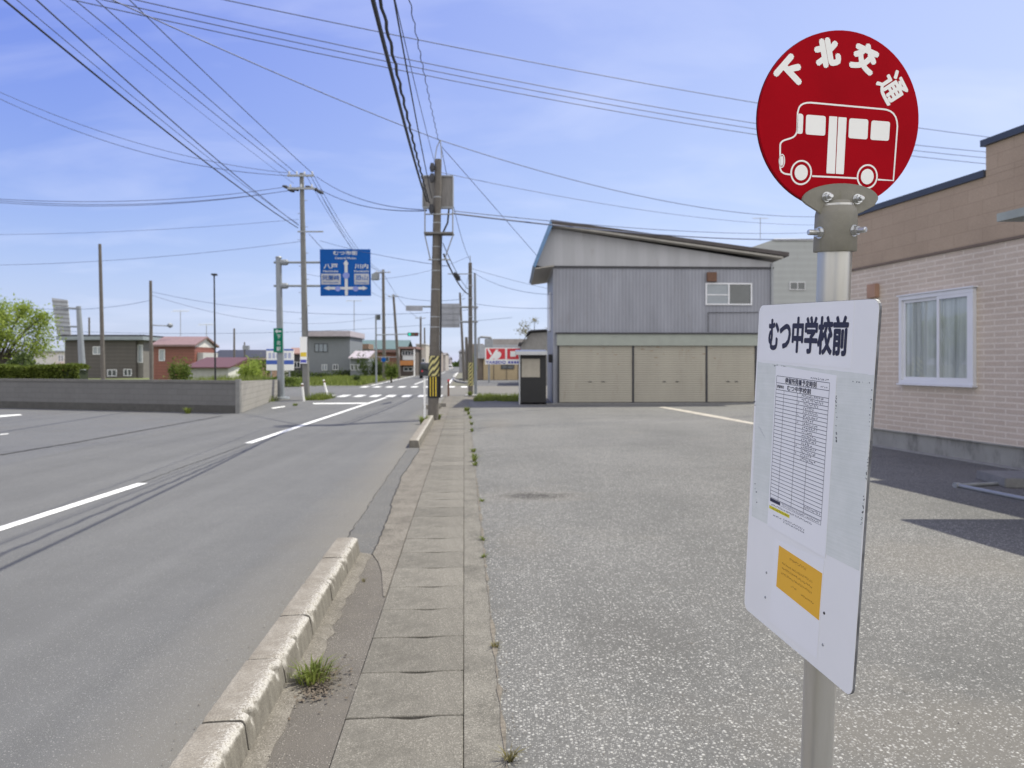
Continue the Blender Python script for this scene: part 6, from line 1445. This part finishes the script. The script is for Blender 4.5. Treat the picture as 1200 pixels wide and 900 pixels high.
for (a, c, sg_, lab) in (((240, 0), (1178, 179), 1.0, 'lowest of four parallel wires crossing the upper sky'), ((275, 0), (1178, 172), 1.0, 'second lowest of four parallel wires crossing the upper sky'), ((312, 0), (1178, 165), 1.0, 'second highest of four parallel wires crossing the upper sky'), ((362, 0), (1178, 154), .6, 'highest of four parallel wires crossing the upper sky')):
    p = P(a[0], a[1], 17.0); q_ = P(c[0], c[1], 30); s0 = p + (p - q_) * .35; e0 = q_ + (q_ - p) * .25
    wire(s0, e0, sg_, .0135, lab, 'parallel wires crossing the upper sky', M_wire2)
# cables along the footway to the brown pole
CB = 'thick black cables running overhead to the brown pole'
for (pt_, top_, zt_, r_, tw, m, lab) in (((500, 236), (437, 0), 5.35, .030, 0, M_wire, 'left black cable of the heavy pair overhead to the brown pole'), ((503, 238), (446, 0), 5.85, 0.026, .012, M_wire, 'twisted black cable of the heavy pair overhead to the brown pole'), ((506, 232), (462, 0), 6.4, .014, 0, M_wire, 'thin black cable right of the heavy pair'), ((514, 165), (480, 0), 7.4, .011, .016, M_wire2, 'spiral-wrapped blue wire reaching the brown pole top'), ((512, 200), (463, 0), 6.5, .008, 0, M_wire2, 'hair-thin wire beside the spiral-wrapped one')):
    p = P(pt_[0], pt_[1], Dm); D_t = F * (zt_ - H) / PY0; q_ = P(top_[0], top_[1], D_t); e = reach(p, q_, -7, .42)
    wire(p, e, .42, r_, lab, CB, m, 150 if tw else 26, 0, tw)
# brown pole to the far striped pole
for (a, c, sg_, r_, lab) in (((520, 298), (550, 345), .25, .035, 'heavy cable from the brown pole down to the striped far pole'), ((519, 285), (550, 340), .2, .016, 'thin cable above the heavy one to the striped far pole'), ((517, 172), (551, 305), .5, .012, 'long slanting wire between the two striped poles')):
    wire(P(a[0], a[1], Dm), P(c[0], c[1], Ds_), sg_, r_, lab, 'cables between the two striped poles')
p = P(530, 323, 34); b = MB(); b.path([P(533, 320, 32), P(536, 325, 33), P(538, 328, 34)], [.05, .14, .06], 8); single(b, 'cable_joint', M_wire, P(535, 325, 33), 'black cable joint hanging between the two striped poles', 'cable joint')
# along the street, away from the tall pole
for i, (a, c, D_c, sg_) in enumerate((((358, 204), (446, 318), 76, 1.0), ((364, 206), (449, 319), 76, 1.0), ((368, 206), (452, 319), 76, 1.0), ((373, 222), (461, 350), 84, 1.0), ((362, 274), (458, 350), 84, .8))):
    wire(P(a[0], a[1], Dl), P(c[0], c[1], D_c), sg_, .016, 'thin wire running up the street from the tall grey pole', 'wires running up the street from the tall grey pole', M_wire2)
for i, (a, D_a, c, D_c, sg_, lab) in enumerate((((-30, 383), 70, (600, 372), 75, 1.1, 'far wire crossing low behind the blue sign'), ((178, 342), 48, (560, 362), 41, .8, 'wire from the lamp-arm pole to the sign post'), ((178, 346), 48, (440, 372), 62, 1.1, 'wire from the lamp-arm pole to the traffic signal'), ((0, 356), 50, (176, 352), 48, .5, 'wire from the left edge to the lamp-arm pole'), ((353, 320), 34.2, (551, 300), 39, .7, 'wire rising right across the street behind the brown pole'), ((557, 356), 40.5, (655, 361), 31, .1, 'dark service wire from the sign post to the garage'), ((552, 318), 39.2, (648, 345), 31, .3, 'thin service wire from the striped far pole to the garage'), ((553, 315), 39.2, (900, 350), 60, 1.2, 'wire from the striped far pole passing behind the garage'), ((461, 346), 84, (545, 350), 72, .4, 'far wire between the leaning poles'), ((449, 320), 76, (493, 374), 110, .8, 'far wire down the left of the street'), ((551, 312), 39.2, (540, 346), 72, .6, 'wire from the striped far pole to the leaning pole'))):
    wire(P(a[0], a[1], D_a), P(c[0], c[1], D_c), sg_, .012 * D_a / 40, lab, None, M_wire2)
